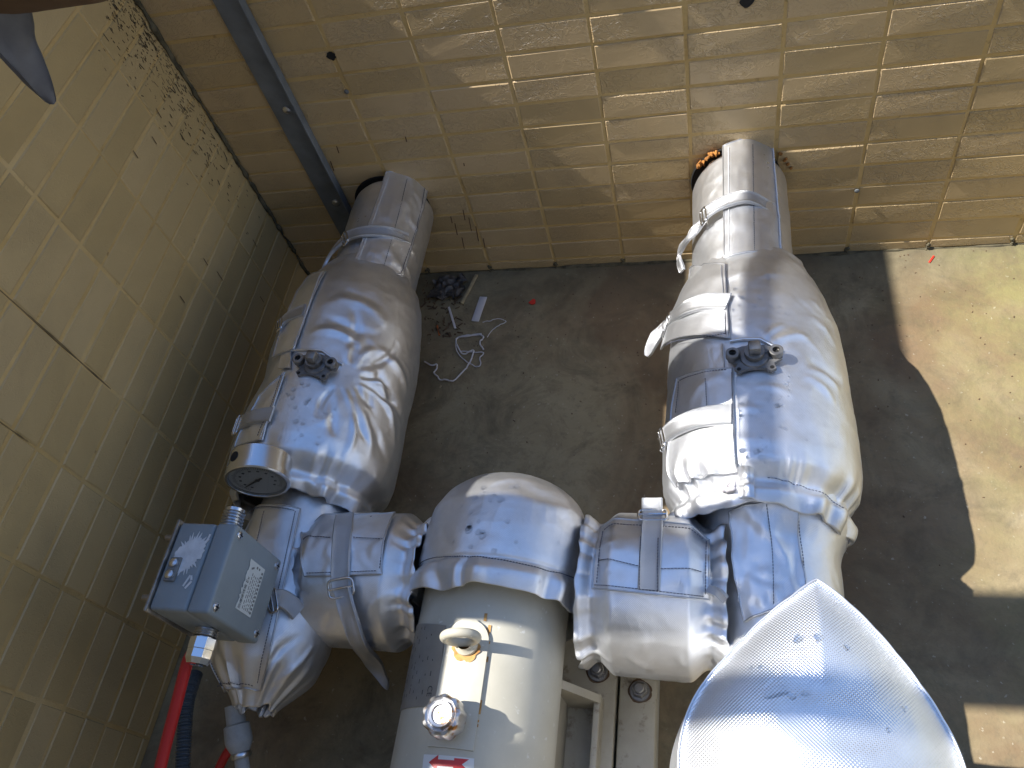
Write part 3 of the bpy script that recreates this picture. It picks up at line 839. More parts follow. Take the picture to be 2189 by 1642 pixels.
# drawstring knot and folded tongue at the gathered end
m = MB()
pk = JRV.P(*JRV.pick(1563, 1045), .16)
for k in range(5):
    a = k * 1.3
    m.tube([pk + .13 * np.array([math.cos(a + q), math.sin(a * 1.7 + q), .5 * math.sin(q * 1.3 + a)]) for q in np.linspace(0, 5.2, 16)], .055, 6)
m.obj('drawstring_knot', 'string_white', t_, smooth=80)
JRV.flap([(1578, 1006), (1612, 1008), (1614, 1072), (1583, 1070)], CS, t_, off=.06, th=.08, lift=lambda a, b: .14 * np.sin(a * PI) * (1 - .4 * b), n=16, m=14, name='tongue', seed=45)
JRV.stitch([(1640, 1022), (1700, 1036), (1760, 1060), (1800, 1090)], t_, off=.04)
droplets(JRV, t_, [(1566, 565, 1690, 690, 46, .016, .055), (1573, 800, 1690, 890, 42, .016, .06), (1580, 890, 1730, 1000, 18, .016, .06), (1575, 945, 1640, 980, 3, .06, .08), (1470, 820, 1560, 880, 10, .015, .03)], 6)

# ---------------- right tee (under the valve's ruffle, to the big hooded unit)
def base_rt(S, TH): return 1.62 + .42 * sm(15.2, 13.9, S) + .05 * np.sin(S * 1.3) + .10 * np.exp(-((S - 16.2) / .9) ** 2) * np.exp(-((TH + 1.2) / .8) ** 2)
crt = [(14.6, -.5, 16.0, .25, .12, .08), (16.0, .25, 17.6, -.1, .13, .07), (15.2, -1.6, 16.6, -.8, .2, -.10), (15.8, -.9, 16.2, .15, .12, -.07)] + rand_creases(8, (14, 18), (-2, 2), .4, .6, (.5, 1.4), (.07, .14), (.02, .05), 24)
JRT = Jacket('y', 20.15, 4.2, base_rt, lambda S, TH: .05 * vn(S * .7, TH * 1.6, 23) + creases(S, TH * 1.65, crt))
t_ = thing('tee_jacket', 'blue-grey silver jacket between the right valve ruffle and the big pointed hood', 'insulation jacket', (20.15, -16.5, 2.5), 'silver tee jackets')
JRT.body(13.3, 20.0, 110, 130, CL, t_)
JRT.flap([(1566, 1100), (1702, 1072), (1723, 1290), (1592, 1330)], CL, t_, off=.03, th=.07, lift=lambda a, b: .16 * (1 - a) ** 2 * np.sin(b * PI) + .06 * np.sin(b * 5 + a * 2), n=40, m=30, wav=.10, seed=51)
JRT.stitch([(1640, 1085), (1652, 1190), (1655, 1300)], t_, off=.2); JRT.stitch([(1700, 1080), (1710, 1180), (1718, 1280)], t_, off=.13)
JRT.stitch([(1570, 1102), (1592, 1190), (1588, 1300)], t_, off=.22, mat='thread_light')

# ---------------- left pipe
crl = rand_creases(26, (.8, 5), (.1, 2.2), 1.25, .3, (.6, 1.3), (.05, .10), (.02, .05), 34)
JLP = Jacket('y', 5.85, 4.2, lambda S, TH: 1.66 + .03 * np.cos(2 * TH) + 0 * S, lambda S, TH: .04 * vn(S * .8, TH * 2, 33) + creases(S, TH * 1.66, crl) + .015 * vn(S * 3, TH * 6, 35))
t_ = thing('pipe_jacket', 'silver cloth jacket on the shaded left pipe beside the grey steel angle', 'insulation jacket', (5.85, -.6, 4.2), 'silver pipe jackets')
JLP.body(.35, 5.6, 90, 140, CS, t_, end0=lambda th: .35 * sm(.4, -1.2, th) - .05)
JLP.flap([(828, 376), (915, 393), (858, 592), (752, 592)], CS, t_, off=.04, th=.05, lift=lambda a, b: .06 * (1 - a) ** 2 + .04 * np.sin(a * PI), n=40, m=26, wav=.07, seed=61)
JLP.stitch([(832, 385), (795, 490), (760, 585)], t_, off=.17, mat='thread_light'); JLP.stitch([(906, 395), (885, 490), (852, 588)], t_, off=.12, gap=.075)
JLP.stitch([(868, 388), (845, 480), (815, 585)], t_, off=.17)
_, C, T, N, Wd = JLP.strap([(872, 512, .06), (830, 504, .20), (785, 504, .24), (755, 512, .22), (744, 520, .16)], .50, t_)
buckle(C[-4], T[-4], N[-4], Wd[-4], .68, .34, t_)
JLP.strap([(742, 518, .16), (722, 545, .22), (705, 570, .30), (694, 600, .30)], .36, t_, name='strap_tail')
droplets(JLP, t_, [(760, 430, 860, 585, 26, .014, .03)], 7, off=.13)

# ---------------- left valve
def base_lv(S, TH):
    b = prof(S, [4.2, 4.6, 5.0, 5.4, 6.2, 7.4, 9, 11, 12.5, 13.0, 13.3, 13.5, 13.8, 14.1, 14.6],
             [1.75, 1.85, 2.1, 2.3, 2.55, 2.70, 2.76, 2.80, 2.82, 2.74, 2.46, 2.22, 2.42, 2.2, 1.9], .07)
    return b - .10 * sm(4.8, 6.5, S) - .22 * np.exp(-((S - 9.9) / .9) ** 2) * np.exp(-((TH + 1.0) / .5) ** 2)
S0L, B0L = 10.15, .55 * 2.75
star = []
rs = random.Random(77)
for k in range(17):
    a = math.radians(-105 + 205 * k / 16 + rs.uniform(-5, 5)); L = rs.uniform(1.3, 2.8)
    star.append((S0L + .45 * math.cos(a + PI / 2) * 1.0, B0L + .6 * math.sin(a + PI / 2), S0L + L * math.cos(a + PI / 2), B0L + L * math.sin(a + PI / 2), rs.uniform(.09, .17), (1 if k % 2 else -1) * rs.uniform(.07, .14)))
star += [(7.1, .3, 7.6, 2.6, .22, .10), (7.9, .2, 8.2, 2.4, .2, -.09), (8.6, .0, 8.9, 2.0, .18, .11), (6.6, .5, 6.8, 2.2, .2, -.06), (9.6, 2.3, 11.6, 4.2, .16, .12), (10.1, 2.4, 12.3, 3.9, .16, -.11), (9.2, 2.4, 10.4, 4.6, .18, -.12), (8.7, 2.2, 9.4, 4.4, .18, .11), (10.8, 2.0, 12.6, 3.2, .15, .08)]
def det_lv(S, TH):
    h = .07 * vn(S * .6, TH * 1.5, 43) + creases(S, TH * 2.75, star) + .015 * vn(S * 3, TH * 8, 45)
    return h + gath(S, TH, 13.3, .45, .09, 19, 46) + gath(S, TH, 14.1, .45, .14, 12, 47) + gath(S, TH, 4.7, .3, .06, 12, 48)
JLV = Jacket('y', 5.66, 4.2, base_lv, det_lv)
t_ = thing('valve_jacket', 'creased silver jacket on the shaded left valve, folds radiating from its spindle', 'insulation jacket', (5.45, -9.5, 1.4), 'silver valve jackets')
LVT = t_
JLV.body(4.45, 14.1, 220, 270, CS, t_, end1=lambda th: .35 * vn(th * 1.8, 0 * th, 61) + .12 * vn(th * 6, 0 * th, 62), end0=lambda th: .35 * vn(th * 2.2, 0 * th, 63))
JLV.flap([(655, 590), (700, 582), (633, 752), (590, 770)], CS, t_, off=.02, th=.05, lift=lambda a, b: .04 * b, n=28, m=16, seed=71)
JLV.flap([(560, 850), (612, 800), (566, 945), (508, 960)], CS, t_, off=.02, th=.05, n=28, m=16, seed=72)
JLV.flap([(608, 752), (626, 752), (624, 790), (600, 792)], CS, t_, off=.05, th=.04, n=8, m=8, name='tab', seed=73)
JLV.stitch([(694, 586), (662, 668), (630, 750)], t_, off=.12, mat='thread_light', gap=.08); JLV.stitch([(613, 800), (590, 875), (563, 942)], t_, off=.12, mat='thread_light')
JLV.stitch([(606, 806), (584, 875), (556, 942)], t_, off=.12)
for q in ([(655, 668, .10), (622, 682, .12), (605, 700, .12)], [(587, 890, .10), (545, 898, .12), (517, 915, .12)]):
    _, C, T, N, Wd = JLV.strap(q, .55, t_)
    buckle(C[-2], T[-2], N[-2], Wd[-2], .72, .3, t_)
# folded spindle collar: the turned-back edge of the opening
m = MB(); m.tube([JLV.P(*JLV.pick(u, v), .06) for u, v in ((627, 752), (662, 750), (690, 752), (712, 770), (732, 782))], .05, 8); m.obj('collar_edge', CS, t_, smooth=80)
m = MB(); m.tube([JRV.P(*JRV.pick(u, v), .06) for u, v in ((1561, 732), (1590, 727), (1625, 727), (1650, 742), (1668, 752))], .05, 8); m.obj('collar_edge', CL, RVT, smooth=80)
droplets(JLV, t_, [(590, 810, 700, 950, 46, .016, .06), (640, 800, 740, 890, 14, .016, .065), (640, 600, 760, 720, 24, .014, .035), (690, 900, 780, 960, 6, .014, .03)], 8)

# ---------------- left tee
def base_lt(S, TH):
    b = prof(S, [12.8, 13.6, 15, 17, 18.2, 18.9, 19.3, 19.7, 20.0], [1.5, 1.55, 1.62, 1.68, 1.66, 1.45, 1.1, .75, .55])
    return b
clt = rand_creases(10, (14, 18.5), (-2, 2.4), .5, .6, (.5, 1.2), (.07, .13), (.02, .045), 44) + [(18.2, .9, 19.6, .4, .10, .10), (18.0, 1.6, 19.6, .8, .12, -.10), (18.1, 2.1, 19.5, 1.2, .1, .10), (18.3, -.3, 19.6, -.1, .1, -.1), (18.0, -1.0, 19.6, -.6, .12, .1)]
JLT = Jacket('y', 6.0, 4.2, base_lt, lambda S, TH: .05 * vn(S * .7, TH * 1.6, 53) + creases(S, TH * 1.65, clt) + gath(S, TH, 19.3, .55, .09, 13, 54))
t_ = thing('tee_jacket', 'silver jacket behind the grey junction box, gathered at its lower end', 'insulation jacket', (6.0, -16.5, 2.5), 'silver tee jackets')
JLT.body(13.0, 19.95, 150, 170, CL, t_, end1=lambda th: .25 * vn(th * 3, 0 * th, 66))
JLT.flap([(528, 1086), (643, 1092), (556, 1478), (454, 1474)], CL, t_, off=.04, th=.07, lift=lambda a, b: .05 * np.sin(a * PI) + .04 * np.sin(b * 4), n=50, m=26, wav=.06, seed=81)
JLT.stitch([(634, 1098), (590, 1290), (550, 1468)], t_, off=.2, gap=.08); JLT.stitch([(576, 1098), (520, 1290), (486, 1468)], t_, off=.2); JLT.stitch([(460, 1466), (548, 1470)], t_, off=.2)
JLT.stitch([(535, 1094), (634, 1098)], t_, off=.2)
_, C, T, N, Wd = JLT.strap([(582, 1290, .20), (600, 1286, .30), (618, 1296, .24), (634, 1312, .14)], .50, t_)
buckle(C[3], T[3], N[3], Wd[3], .66, .28, t_)
droplets(JLT, t_, [(560, 1100, 630, 1200, 14, .015, .035), (470, 1400, 550, 1465, 6, .02, .06)], 9, off=.12)

# ---------------- flange jackets either side of the pump (axis across)
def barrel(x0, x1, R, seed, gn):
    def base(S, TH):
        e = np.minimum(S - x0, x1 - S)
        return R * (.84 + .16 * sm(.42, .95, e) + .10 * sm(.38, .05, e)) - .05 * np.cos(TH * 2)
    cr = rand_creases(12, (x0 + .6, x1 - .6), (-1, 4), 1.5, .7, (.5, 1.3), (.07, .14), (.02, .05), seed)
    for k in range(22):
        th = -1.6 + 4.6 * k / 21
        for e0, sg in ((x0, 1), (x1, -1)):
            L = .35 + .9 * abs(float(vn(k * 1.7, sg, seed))) * 2
            if float(vn(k * 3.3, 7 * sg, seed)) > .12: continue
            cr.append((e0 - sg * .1, th * R, e0 + sg * L, th * R + .2 * float(vn(k * 2.1, 3 * sg, seed)), .06 + .08 * abs(float(vn(k * 5.1, sg, seed))), .16 * float(vn(k * 2.7, 9 * sg, seed + 5))))
    def det(S, TH):
        return .05 * vn(S * .8, TH * 1.6, seed) + creases(S, TH * R, cr) + gath(S, TH, x0 + .10, .42, .10, gn, seed + 1) + gath(S, TH, x1 - .10, .42, .10, gn, seed + 2)
    return base, det
b_, d_ = barrel(15.08, 18.85, 2.14, 55, 17)
JRF = Jacket('x', -16.0, 4.1, b_, d_)
t_ = thing('flange_jacket', 'silver flange wrap right of the pump, strap end standing up above its buckle', 'insulation jacket', (16.9, -16, 2.0), 'silver flange jackets')
JRF.body(15.08, 18.85, 130, 230, CL, t_, end0=lambda th: .15 * vn(th * 5, 0 * th, 91), end1=lambda th: .15 * vn(th * 5, 0 * th, 92))
JRF.flap([(1285, 1136), (1516, 1158), (1517, 1282), (1267, 1258)], CL, t_, off=.02, th=.07, lift=lambda a, b: .05 * np.sin(b * PI) * 1.0, n=34, m=44, wav=.05, seed=93)
for pl in ([(1292, 1143), (1505, 1164)], [(1510, 1168), (1508, 1274)], [(1290, 1145), (1278, 1252)], [(1272, 1252), (1510, 1276)], [(1280, 1205), (1370, 1216)], [(1412, 1220), (1505, 1228)]):
    JRF.stitch(pl, t_, off=.16)
_, C, T, N, Wd = JRF.strap([(1388, 1262, .14), (1391, 1200, .17), (1394, 1150, .18), (1395, 1120, .17), ('free', 1394, 1090, 5.75, (0, -.25, .95)), ('free', 1394, 1066, 5.75, (0, -.2, .95))], .56, t_)
buckle(C[27], T[27], N[27], Wd[27], .74, .46, t_)
JRF.stitch([(1371, 1160), (1369, 1262)], t_, off=.24); JRF.stitch([(1408, 1163), (1407, 1266)], t_, off=.24)
JRF.strap([(1515, 1262, .12), (1535, 1268, .25), (1552, 1282, .30)], .22, t_, name='drawstring', n=14)
droplets(JRF, t_, [(1295, 1145, 1365, 1250, 14, .02, .055), (1420, 1160, 1505, 1270, 14, .025, .085), (1420, 1095, 1500, 1140, 7, .015, .03)], 10, off=.10)

b_, d_ = barrel(6.35, 10.55, 1.95, 65, 15)
JLF = Jacket('x', -16.0, 4.1, b_, d_)
t_ = thing('flange_jacket', 'shaded silver flange wrap left of the pump, long strap dangling from its buckle', 'insulation jacket', (8.2, -16, 2.0), 'silver flange jackets')
JLF.body(6.35, 10.55, 130, 230, CS, t_, end0=lambda th: .15 * vn(th * 5, 0 * th, 94), end1=lambda th: .15 * vn(th * 5, 0 * th, 95))
JLF.flap([(645, 1122), (845, 1105), (820, 1228), (655, 1232)], CL, t_, off=.02, th=.07, lift=lambda a, b: .05 * np.sin(b * PI), n=34, m=40, wav=.05, seed=96)
for pl in ([(652, 1160), (712, 1156)], [(758, 1156), (825, 1160)], [(826, 1162), (816, 1222)], [(660, 1226), (812, 1222)]):
    JLF.stitch(pl, t_, off=.16)
_, C, T, N, Wd = JLF.strap([(738, 1108, .10), (737, 1140, .17), (734, 1190, .18), (734, 1235, .18), (737, 1262, .18)], .55, t_)
buckle(C[-4], T[-4], N[-4], Wd[-4], .74, .5, t_)
JLF.strap([(738, 1258, .20), (752, 1300, .24), (775, 1360, .30), ('free', 800, 1420, 3.0, (.25, -.85, .4)), ('free', 830, 1470, 2.2, (.3, -.85, .4))], .52, t_, name='strap_tail', taper=([0, .75, .97, 1], [1, 1, .35, .1]), wav=.1, seed=4)
droplets(JLF, t_, [(655, 1115, 710, 1155, 6, .02, .06), (765, 1110, 830, 1190, 14, .02, .055), (680, 1250, 720, 1270, 3, .02, .04)], 11, off=.10)

# ---------------- pump head hood
def base_h(S, TH):
    b = prof(S, [12.7, 12.95, 13.25, 13.7, 14.3, 15.2, 15.9, 16.15, 16.5, 17.2], [.02, .9, 1.55, 2.02, 2.28, 2.38, 2.40, 2.36, 2.54, 2.34], .08)
    return b + .10 * np.exp(-((np.abs(TH) - 1.0) / .4) ** 2) * sm(13, 14.5, S)
chd = [(15.3, .3, 16.1, -.5, .25, -.05), (15.2, -1.4, 16.0, -.9, .2, -.05), (14.0, -.3, 13.6, 1.5, .16, .08), (13.9, .6, 14.1, 2.4, .2, -.06),
       (16.1, -.35, 17.1, -.45, .10, -.20), (16.15, -.55, 17.1, -.85, .16, .10), (16.15, -.1, 17.1, -.15, .16, .10), (16.1, -1.5, 17.1, -1.1, .2, -.12), (16.3, 2.6, 17.2, 2.9, .2, -.16), (16.2, 3.1, 17.2, 3.6, .2, .25)]
def det_h(S, TH):
    return .06 * vn(S * .7, TH * 1.5, 73) * sm(12.8, 13.6, S) + creases(S, TH * 2.4, chd) - .05 * np.exp(-((S - 16.13) / .05) ** 2) + gath(S, TH, 16.75, .42, .10, 9, 74) + .03 * vn(S * 1.5, TH * 5, 75) * sm(15.5, 16.5, S)
JH = Jacket('y', 12.75, 4.4, base_h, det_h)
t_ = thing('pump_jacket', 'dome-shaped silver hood over the pump head, beaded with water', 'insulation jacket', (12.75, -15, 2.0))
JH.body(12.72, 16.95, 150, 220, CL, t_, lip0=False, end1=lambda th: .16 * vn(th * 2.5, 0 * th, 97) + .12 * th / 3)
JH.stitch([(880, 1212), (930, 1192), (1010, 1190), (1100, 1203), (1180, 1222), (1240, 1242)], t_, off=.0, gap=.08)
droplets(JH, t_, [(950, 1040, 1120, 1190, 30, .02, .085), (1000, 1110, 1070, 1150, 4, .06, .08), (1100, 1050, 1220, 1180, 12, .015, .035), (1000, 1205, 1180, 1250, 7, .02, .045)], 12)

# ---------------- tall hooded unit at lower right
t_ = thing('strainer_jacket', 'big sunlit silver hood with a pointed corner at lower right', 'insulation jacket', (20.05, -21.4, 0))
cx, cy = 20.05, -21.3
opx = [(1745, 1240), (1692, 1277), (1640, 1313), (1588, 1357), (1540, 1402), (1500, 1448), (1466, 1505), (1446, 1570), (1440, 1650), (1470, 1800), (1600, 1950), (1790, 2000), (1990, 1930), (2080, 1800), (2088, 1690), (2066, 1610), (2025, 1530), (1975, 1455), (1920, 1390), (1868, 1338), (1815, 1292), (1778, 1262), (1745, 1240)]
oxy = np.array([at(u, v, 2, 12.75)[:2] for u, v in opx]) - [cx, cy]
oa = np.unwrap(np.arctan2(oxy[:, 1], oxy[:, 0])); orad = np.hypot(oxy[:, 0], oxy[:, 1])
nphi = 260
ph = np.linspace(oa[0], oa[0] + 2 * PI, nphi)
oa2 = np.concatenate([oa[:-1], oa[:-1] + 2 * PI, oa[:1] + 4 * PI]); or2 = np.concatenate([orad[:-1], orad[:-1], orad[:1]])
rho = np.interp(ph, oa2, or2) if oa[1] > oa[0] else None
TIP = oa[0]
def wr(x): return (x - TIP + PI) % (2 * PI) - PI
rows, uvs = [], []
nt, nsd = 70, 70
tsc = 1 - .03 * sm(.12, .9, np.abs(wr(ph)))
hc = [(-.5, .3, .7, .45, .22, -.07), (-.6, -.3, 1.2, -.1, .26, -.08), (-.9, -.4, .9, -1.2, .4, .10)]
for i in range(nt + nsd):
    if i < nt:
        f = (i / (nt - 1)) ** .8
        x = cx + rho * tsc * f * np.cos(ph); y = cy + rho * tsc * f * np.sin(ph)
        X, Y = x - cx, y - cy - .6
        z = 13.45 - .85 * f ** 2.3 + .08 * vn(X * .8, Y * .8, 5) * (1 - f ** 6) + .14 * np.exp(-(wr(ph) / .40) ** 2) * f ** 2 + creases(X, Y, hc) * (1 - f ** 8)
        z = z + .05 * np.exp(-((f - 1) / .02) ** 2)
        w_ = 0
    else:
        k = (i - nt) / (nsd - 1)
        tip = np.exp(-(wr(ph) / .28) ** 2)
        g = 1.0 + .09 * np.sin(min(1, k * 3.0) * PI / 2) - .02 * k
        rr = (rho * (1 - tip) + 2.15 * tip) * g * (1 - np.exp(-k * 16)) + rho * tsc * np.exp(-k * 16)
        rr = rr + .10 * vn(np.cos(ph) * 3, np.sin(ph) * 3 + k * 5, 8) * min(1, k * 6)
        x = cx + rr * np.cos(ph); y = cy + rr * np.sin(ph); z = 12.62 - 9.3 * k + 0 * ph + .14 * np.exp(-(wr(ph) / .40) ** 2) * math.exp(-k * 12)
        w_ = 9.3 * k
    rows.append(np.stack([x, y, z], -1)); uvs.append(np.stack([x * U, (y - w_) * U], -1) if i < nt else np.stack([ph * 2.2 * U, 0 * ph - w_ * U], -1))
P = np.array(rows)
ncol = nphi - 1          # weld the loop so no shading seam shows at the tip
ii = np.arange(nt + nsd - 1)[:, None] * ncol; jj = np.arange(ncol)[None, :]; j2 = (jj + 1) % ncol
fq_ = np.stack([ii + jj, ii + ncol + jj, ii + ncol + j2, ii + j2], -1).reshape(-1, 4)
me = quads('cover', P[:, :-1].reshape(-1, 3), fq_, np.array(uvs)[:, :-1].reshape(-1, 2))
link_mesh('cover', me, CK, t_)
# piped seam round the top panel
m = MB(); m.tube([Vector(p) + Vector((0, 0, .01)) for p in P[nt - 1][:-1]], .018, 7, closed=True); m.obj('piping', CK, t_, smooth=80)
r6 = random.Random(6)
for u, v, rad_ in ((1660, 1484, .20), (1692, 1486, .07), (1722, 1484, .06), (1710, 1368, .09), (1752, 1366, .08), (1810, 1385, .05), (1605, 1427, .04), (1625, 1428, .04), (1930, 1515, .05), (1900, 1560, .04)):
    d = ray(u, v); tt = np.linspace(9, 16, 1400); Q = CC + d * tt[:, None]
    top = P[:nt].reshape(-1, 3)
    best = None
    for q in Q[::4]:
        j = np.argmin((top[:, 0] - q[0]) ** 2 + (top[:, 1] - q[1]) ** 2)
        if q[2] < top[j][2]: best = top[j]; break
    if best is None: continue
    o = bpy.data.objects.new('water_droplet', r6.choice(BEADS)); COL.objects.link(o); o.parent = t_
    o.location = Vector(best) + Vector((0, 0, .0)) - wloc(t_); o.scale = (rad_, rad_ * .9, .03 if rad_ > .1 else rad_ * .5); o.rotation_euler = (.15, 0, r6.uniform(0, 6))
# the strainer's foot under the hood
sb = thing('strainer', 'steel foot of the strainer hidden beneath the big silver hood', 'strainer', (20.05, -21.4, 0))
m = MB(); m.lathe((20.05, -21.5, 0), (0, 0, 1), [(0, 0), (0, 1.7), (.3, 1.7), (.35, 1.2), (3.2, 1.2), (3.2, 0)], 32); m.obj('foot', 'steel_dull', sb)

# ---------------- valve spindles
def spindle(u, v, J, lab, rotz):
    S, TH = J.pick(u, v); c = J.P(S, TH, .0, False); N = J.N(np.array(S), np.array(TH)) * .25 + np.array([0, 0, .75]); N = Vector(unit(N))
    c = Vector(c) + N * .04
    X = Vector((math.cos(rotz), math.sin(rotz), 0)); X = (X - N * X.dot(N)).normalized(); Y = N.cross(X)
    w = lambda x, y, z: c + X * x + Y * y + N * z
    R_ = Matrix((X, Y, N)).transposed()
    t = thing('ball_valve', lab, 'valve', c)
    m = MB()   # flange plate with ears
    outl = [(-.74, .12), (-.70, -.10), (-.46, -.24), (-.56, -.40), (-.44, -.52), (-.28, -.44), (.0, -.40), (.28, -.44), (.40, -.54), (.55, -.46), (.50, -.28), (.74, -.12), (.76, .12), (.58, .24), (.30, .36), (-.30, .36), (-.58, .26)]
    m.poly([w(x, y, 0) for x, y in outl], N * .12)
    m.obj('gland_plate', 'valve_iron', t, smooth=30)
    m = MB(); m.lathe(w(0, -.02, .12), N, [(0, .40), (.05, .38), (.07, .33), (.07, .0)], 28); m.obj('gland_ring', 'valve_iron', t)
    m = MB(); m.cyl(w(0, 0, .16), w(0, 0, .36), .27, 24); m.box(w(0, .0, .47), (.32, .32, .34), R_, bev=.05); m.obj('stem', 'steel_dull', t)
    for s in (-1, 1):
        m = MB(); m.lathe(w(.58 * s, .02, .12), N, [(0, .19), (.18, .19), (.20, .17), (.20, .10), (.08, .10), (.08, 0)], 20); b = m.obj('socket_bolt', 'steel_dull', t)
        m = MB(); m.lathe(w(.58 * s, .02, .204), N, [(0, .098), (.003, 0)], 6); m.obj('hex_socket', 'black_hole', b)
        m = MB(); m.lathe(w(.44 * s, -.42, .122), N, [(0, .06), (.004, 0)], 12); m.obj('pin_hole', 'black_hole', t)
    m = MB(); m.poly([w(.30 + .07 * math.cos(a), .08 + .07 * math.sin(a), .20) for a in np.linspace(0, 6, 10)], N * .02); m.obj('stop_pin', 'valve_iron', t)
    return t
spindle(1612, 768, JRV, 'dark iron spindle and bolted gland of the sunlit right valve', .05)
spindle(679, 784, JLV, 'dark iron spindle and bolted gland of the shaded left valve', -.12)

# ---------------- pressure gauge
g = thing('pressure_gauge', 'stainless pressure gauge with white dial standing on the left pipe', 'gauge', (6.25, -14.2, 5.7))
gn = Vector((.15, -.98, .02)).normalized(); gc = Vector(at(556, 1000, 2, 7.25)) - gn * .35
m = MB(); m.lathe(gc, gn, [(0, 0), (0, .80), (.06, .88), (.60, .88), (.62, .93), (.80, .93), (.84, .90), (.84, .84), (.76, .83), (.70, .80)], 64); gcase = m.obj('case', 'gauge_steel', g, smooth=35)
m = MB(); m.lathe(gc + gn * .70, gn, [(0, .81), (.004, 0)], 48); dl = m.obj('dial', 'dial_white', g, smooth=0)
m = MB(); m.lathe(gc + gn * .80, gn, [(0, .845), (.02, .845), (.02, 0)], 48); m.obj('window', 'gauge_glass', g)
gx = gn.cross(Vector((0, 0, 1))).normalized() * -1; gy = gn.cross(gx)
if gy.z < 0: gy = -gy
def gp(a, r_, h=.712): return gc + gn * h + gx * (r_ * math.sin(a)) + gy * (r_ * math.cos(a))
items = []
for k in range(51):
    a = math.radians(-135 + 270 * k / 50); L = .14 if k % 5 == 0 else .08
    items.append((np.array(gp(a, .66)), np.array((gp(a, 1) - gp(a, 0)).normalized()), np.array(gn), L, .016, .004))
for k in range(11):
    a = math.radians(-135 + 27 * k); items.append((np.array(gp(a, .50)), np.array((gp(a + 1.57, 1) - gp(a + 1.57, 0)).normalized()), np.array(gn), .08, .07, .004))
small_boxes('dial_marks', items, 'print_black', dl)
m = MB(); a = math.radians(-118); m.tube([gp(a, .62, .74), gp(a, .1, .74), gp(a + PI, .18, .74)], [.012, .03, .04], 6); m.lathe(gp(0, 0, .735), gn, [(0, .07), (.03, .06), (.03, 0)], 12); m.obj('needle', 'print_black', g)
# blow-out plug on the case, stem and union below
up = gn.cross(gx); up = up if up.z > 0 else -up
pp = gc + gn * .36 + (Vector((-.45, 0, .85)) - gn * Vector((-.45, 0, .85)).dot(gn)).normalized() * .87
pn = (pp - (gc + gn * .36)).normalized()
m = MB(); m.lathe(pp, pn, [(0, .16), (.03, .15), (.04, 0)], 18); m.obj('plug', 'black_hole', g)
m = MB(); m.cyl(gc + gn * .36 - up * .85, gc + gn * .30 - up * 1.15, .20, 6); m.cyl(gc + gn * .30 - up * 1.12, gc + gn * .28 - up * 1.75, .15, 16); m.obj('stem', 'steel_dull', g)

# ---------------- junction box
bx0, bx1, by0, by1, bz0, bz1 = 5.12, 6.90, -18.73, -16.44, 6.48, 9.0
jb = thing('junction_box', 'grey painted junction box with printed label and a scraped white patch', 'junction box', ((bx0 + bx1) / 2, (by0 + by1) / 2, bz0))
xs = bx1 - .62
m = MB(); m.box(((bx0 + .10 + xs) / 2, (by0 + by1) / 2, (bz0 + bz1) / 2), (xs - bx0 - .10, by1 - by0, bz1 - bz0), bev=.10, seg=3); body = m.obj('body', 'box_paint', jb)
m = MB(); m.box(((xs + .012 + bx1) / 2, (by0 + by1) / 2, (bz0 + bz1) / 2), (bx1 - xs - .012, by1 - by0 + .02, bz1 - bz0 + .02), bev=.09, seg=3); lid = m.obj('lid', 'box_paint', jb)
m = MB(); m.box((bx0 + .05, (by0 + by1) / 2, (bz0 + bz1) / 2), (.09, by1 - by0 + .12, bz1 - bz0 + .10), bev=.03); m.obj('back_plate', 'steel_dull', jb)
for y in (by0 + .22, by1 - .22):
    for z in (bz0 + .22, bz1 - .22):
        m = MB(); m.lathe((bx1 - .004, y, z), (1, 0, 0), [(0, .115), (.03, .105), (.05, .06), (.05, 0)], 16); s_ = m.obj('lid_screw', 'zinc', lid)
        m = MB(); m.box((bx1 + .047, y, z), (.006, .15, .03)); m.box((bx1 + .047, y, z), (.006, .03, .15)); m.obj('slot', 'black_hole', s_, smooth=0)
# terminal block screws on top edge
m = MB(); m.box((bx0 + .42, -17.72, bz1 + .04), (.30, .62, .09), bev=.02); er = m.obj('earth_lug', 'print_grey', jb)
for y in (-17.57, -17.87):
    m = MB(); m.lathe((bx0 + .42, y, bz1 + .085), (0, 0, 1), [(0, .12), (.05, .11), (.08, .06), (.08, 0)], 14); m.obj('screw', 'zinc', er)
# mounting studs towards the wall
for y in (-16.75, -18.35):
    m = MB(); m.cyl((bx0 + .02, y, bz1 - .35), (bx0 - .16, y, bz1 - .35), .17, 6); m.cyl((bx0 - .16, y, bz1 - .35), (bx0 - .42, y, bz1 - .35), .09, 12); m.obj('stud', 'steel_dull', jb)
# white residue: a ragged torn-off sticker on the top face
rg = random.Random(21); pts = []
for k in range(64):
    a = 2 * PI * k / 64
    rr = .44 * (1 + .18 * math.sin(2 * a + .5)) * (1 + (rg.uniform(-.16, .10) if k % 2 else rg.uniform(.0, .42) * (1 if abs(math.sin(a)) > .3 else .4)))
    pts.append((5.80 + rr * math.cos(a) * .78, -17.30 + rr * math.sin(a) * 1.1, bz1 + .006))
m = MB(); m.poly(pts, (0, 0, .012)); m.obj('residue', 'residue_white', body, smooth=0)
for (x, y, L, a) in ((6.02, -17.98, .30, -1.9), (6.10, -18.08, .22, -2.1), (6.12, -17.9, .12, -1.2), (6.20, -16.85, .2, 1.4)):
    m = MB(); m.box((x, y, bz1 + .01), (L, .05, .012), Matrix.Rotation(a, 3, 'Z')); m.obj('residue', 'residue_white', body, smooth=0)
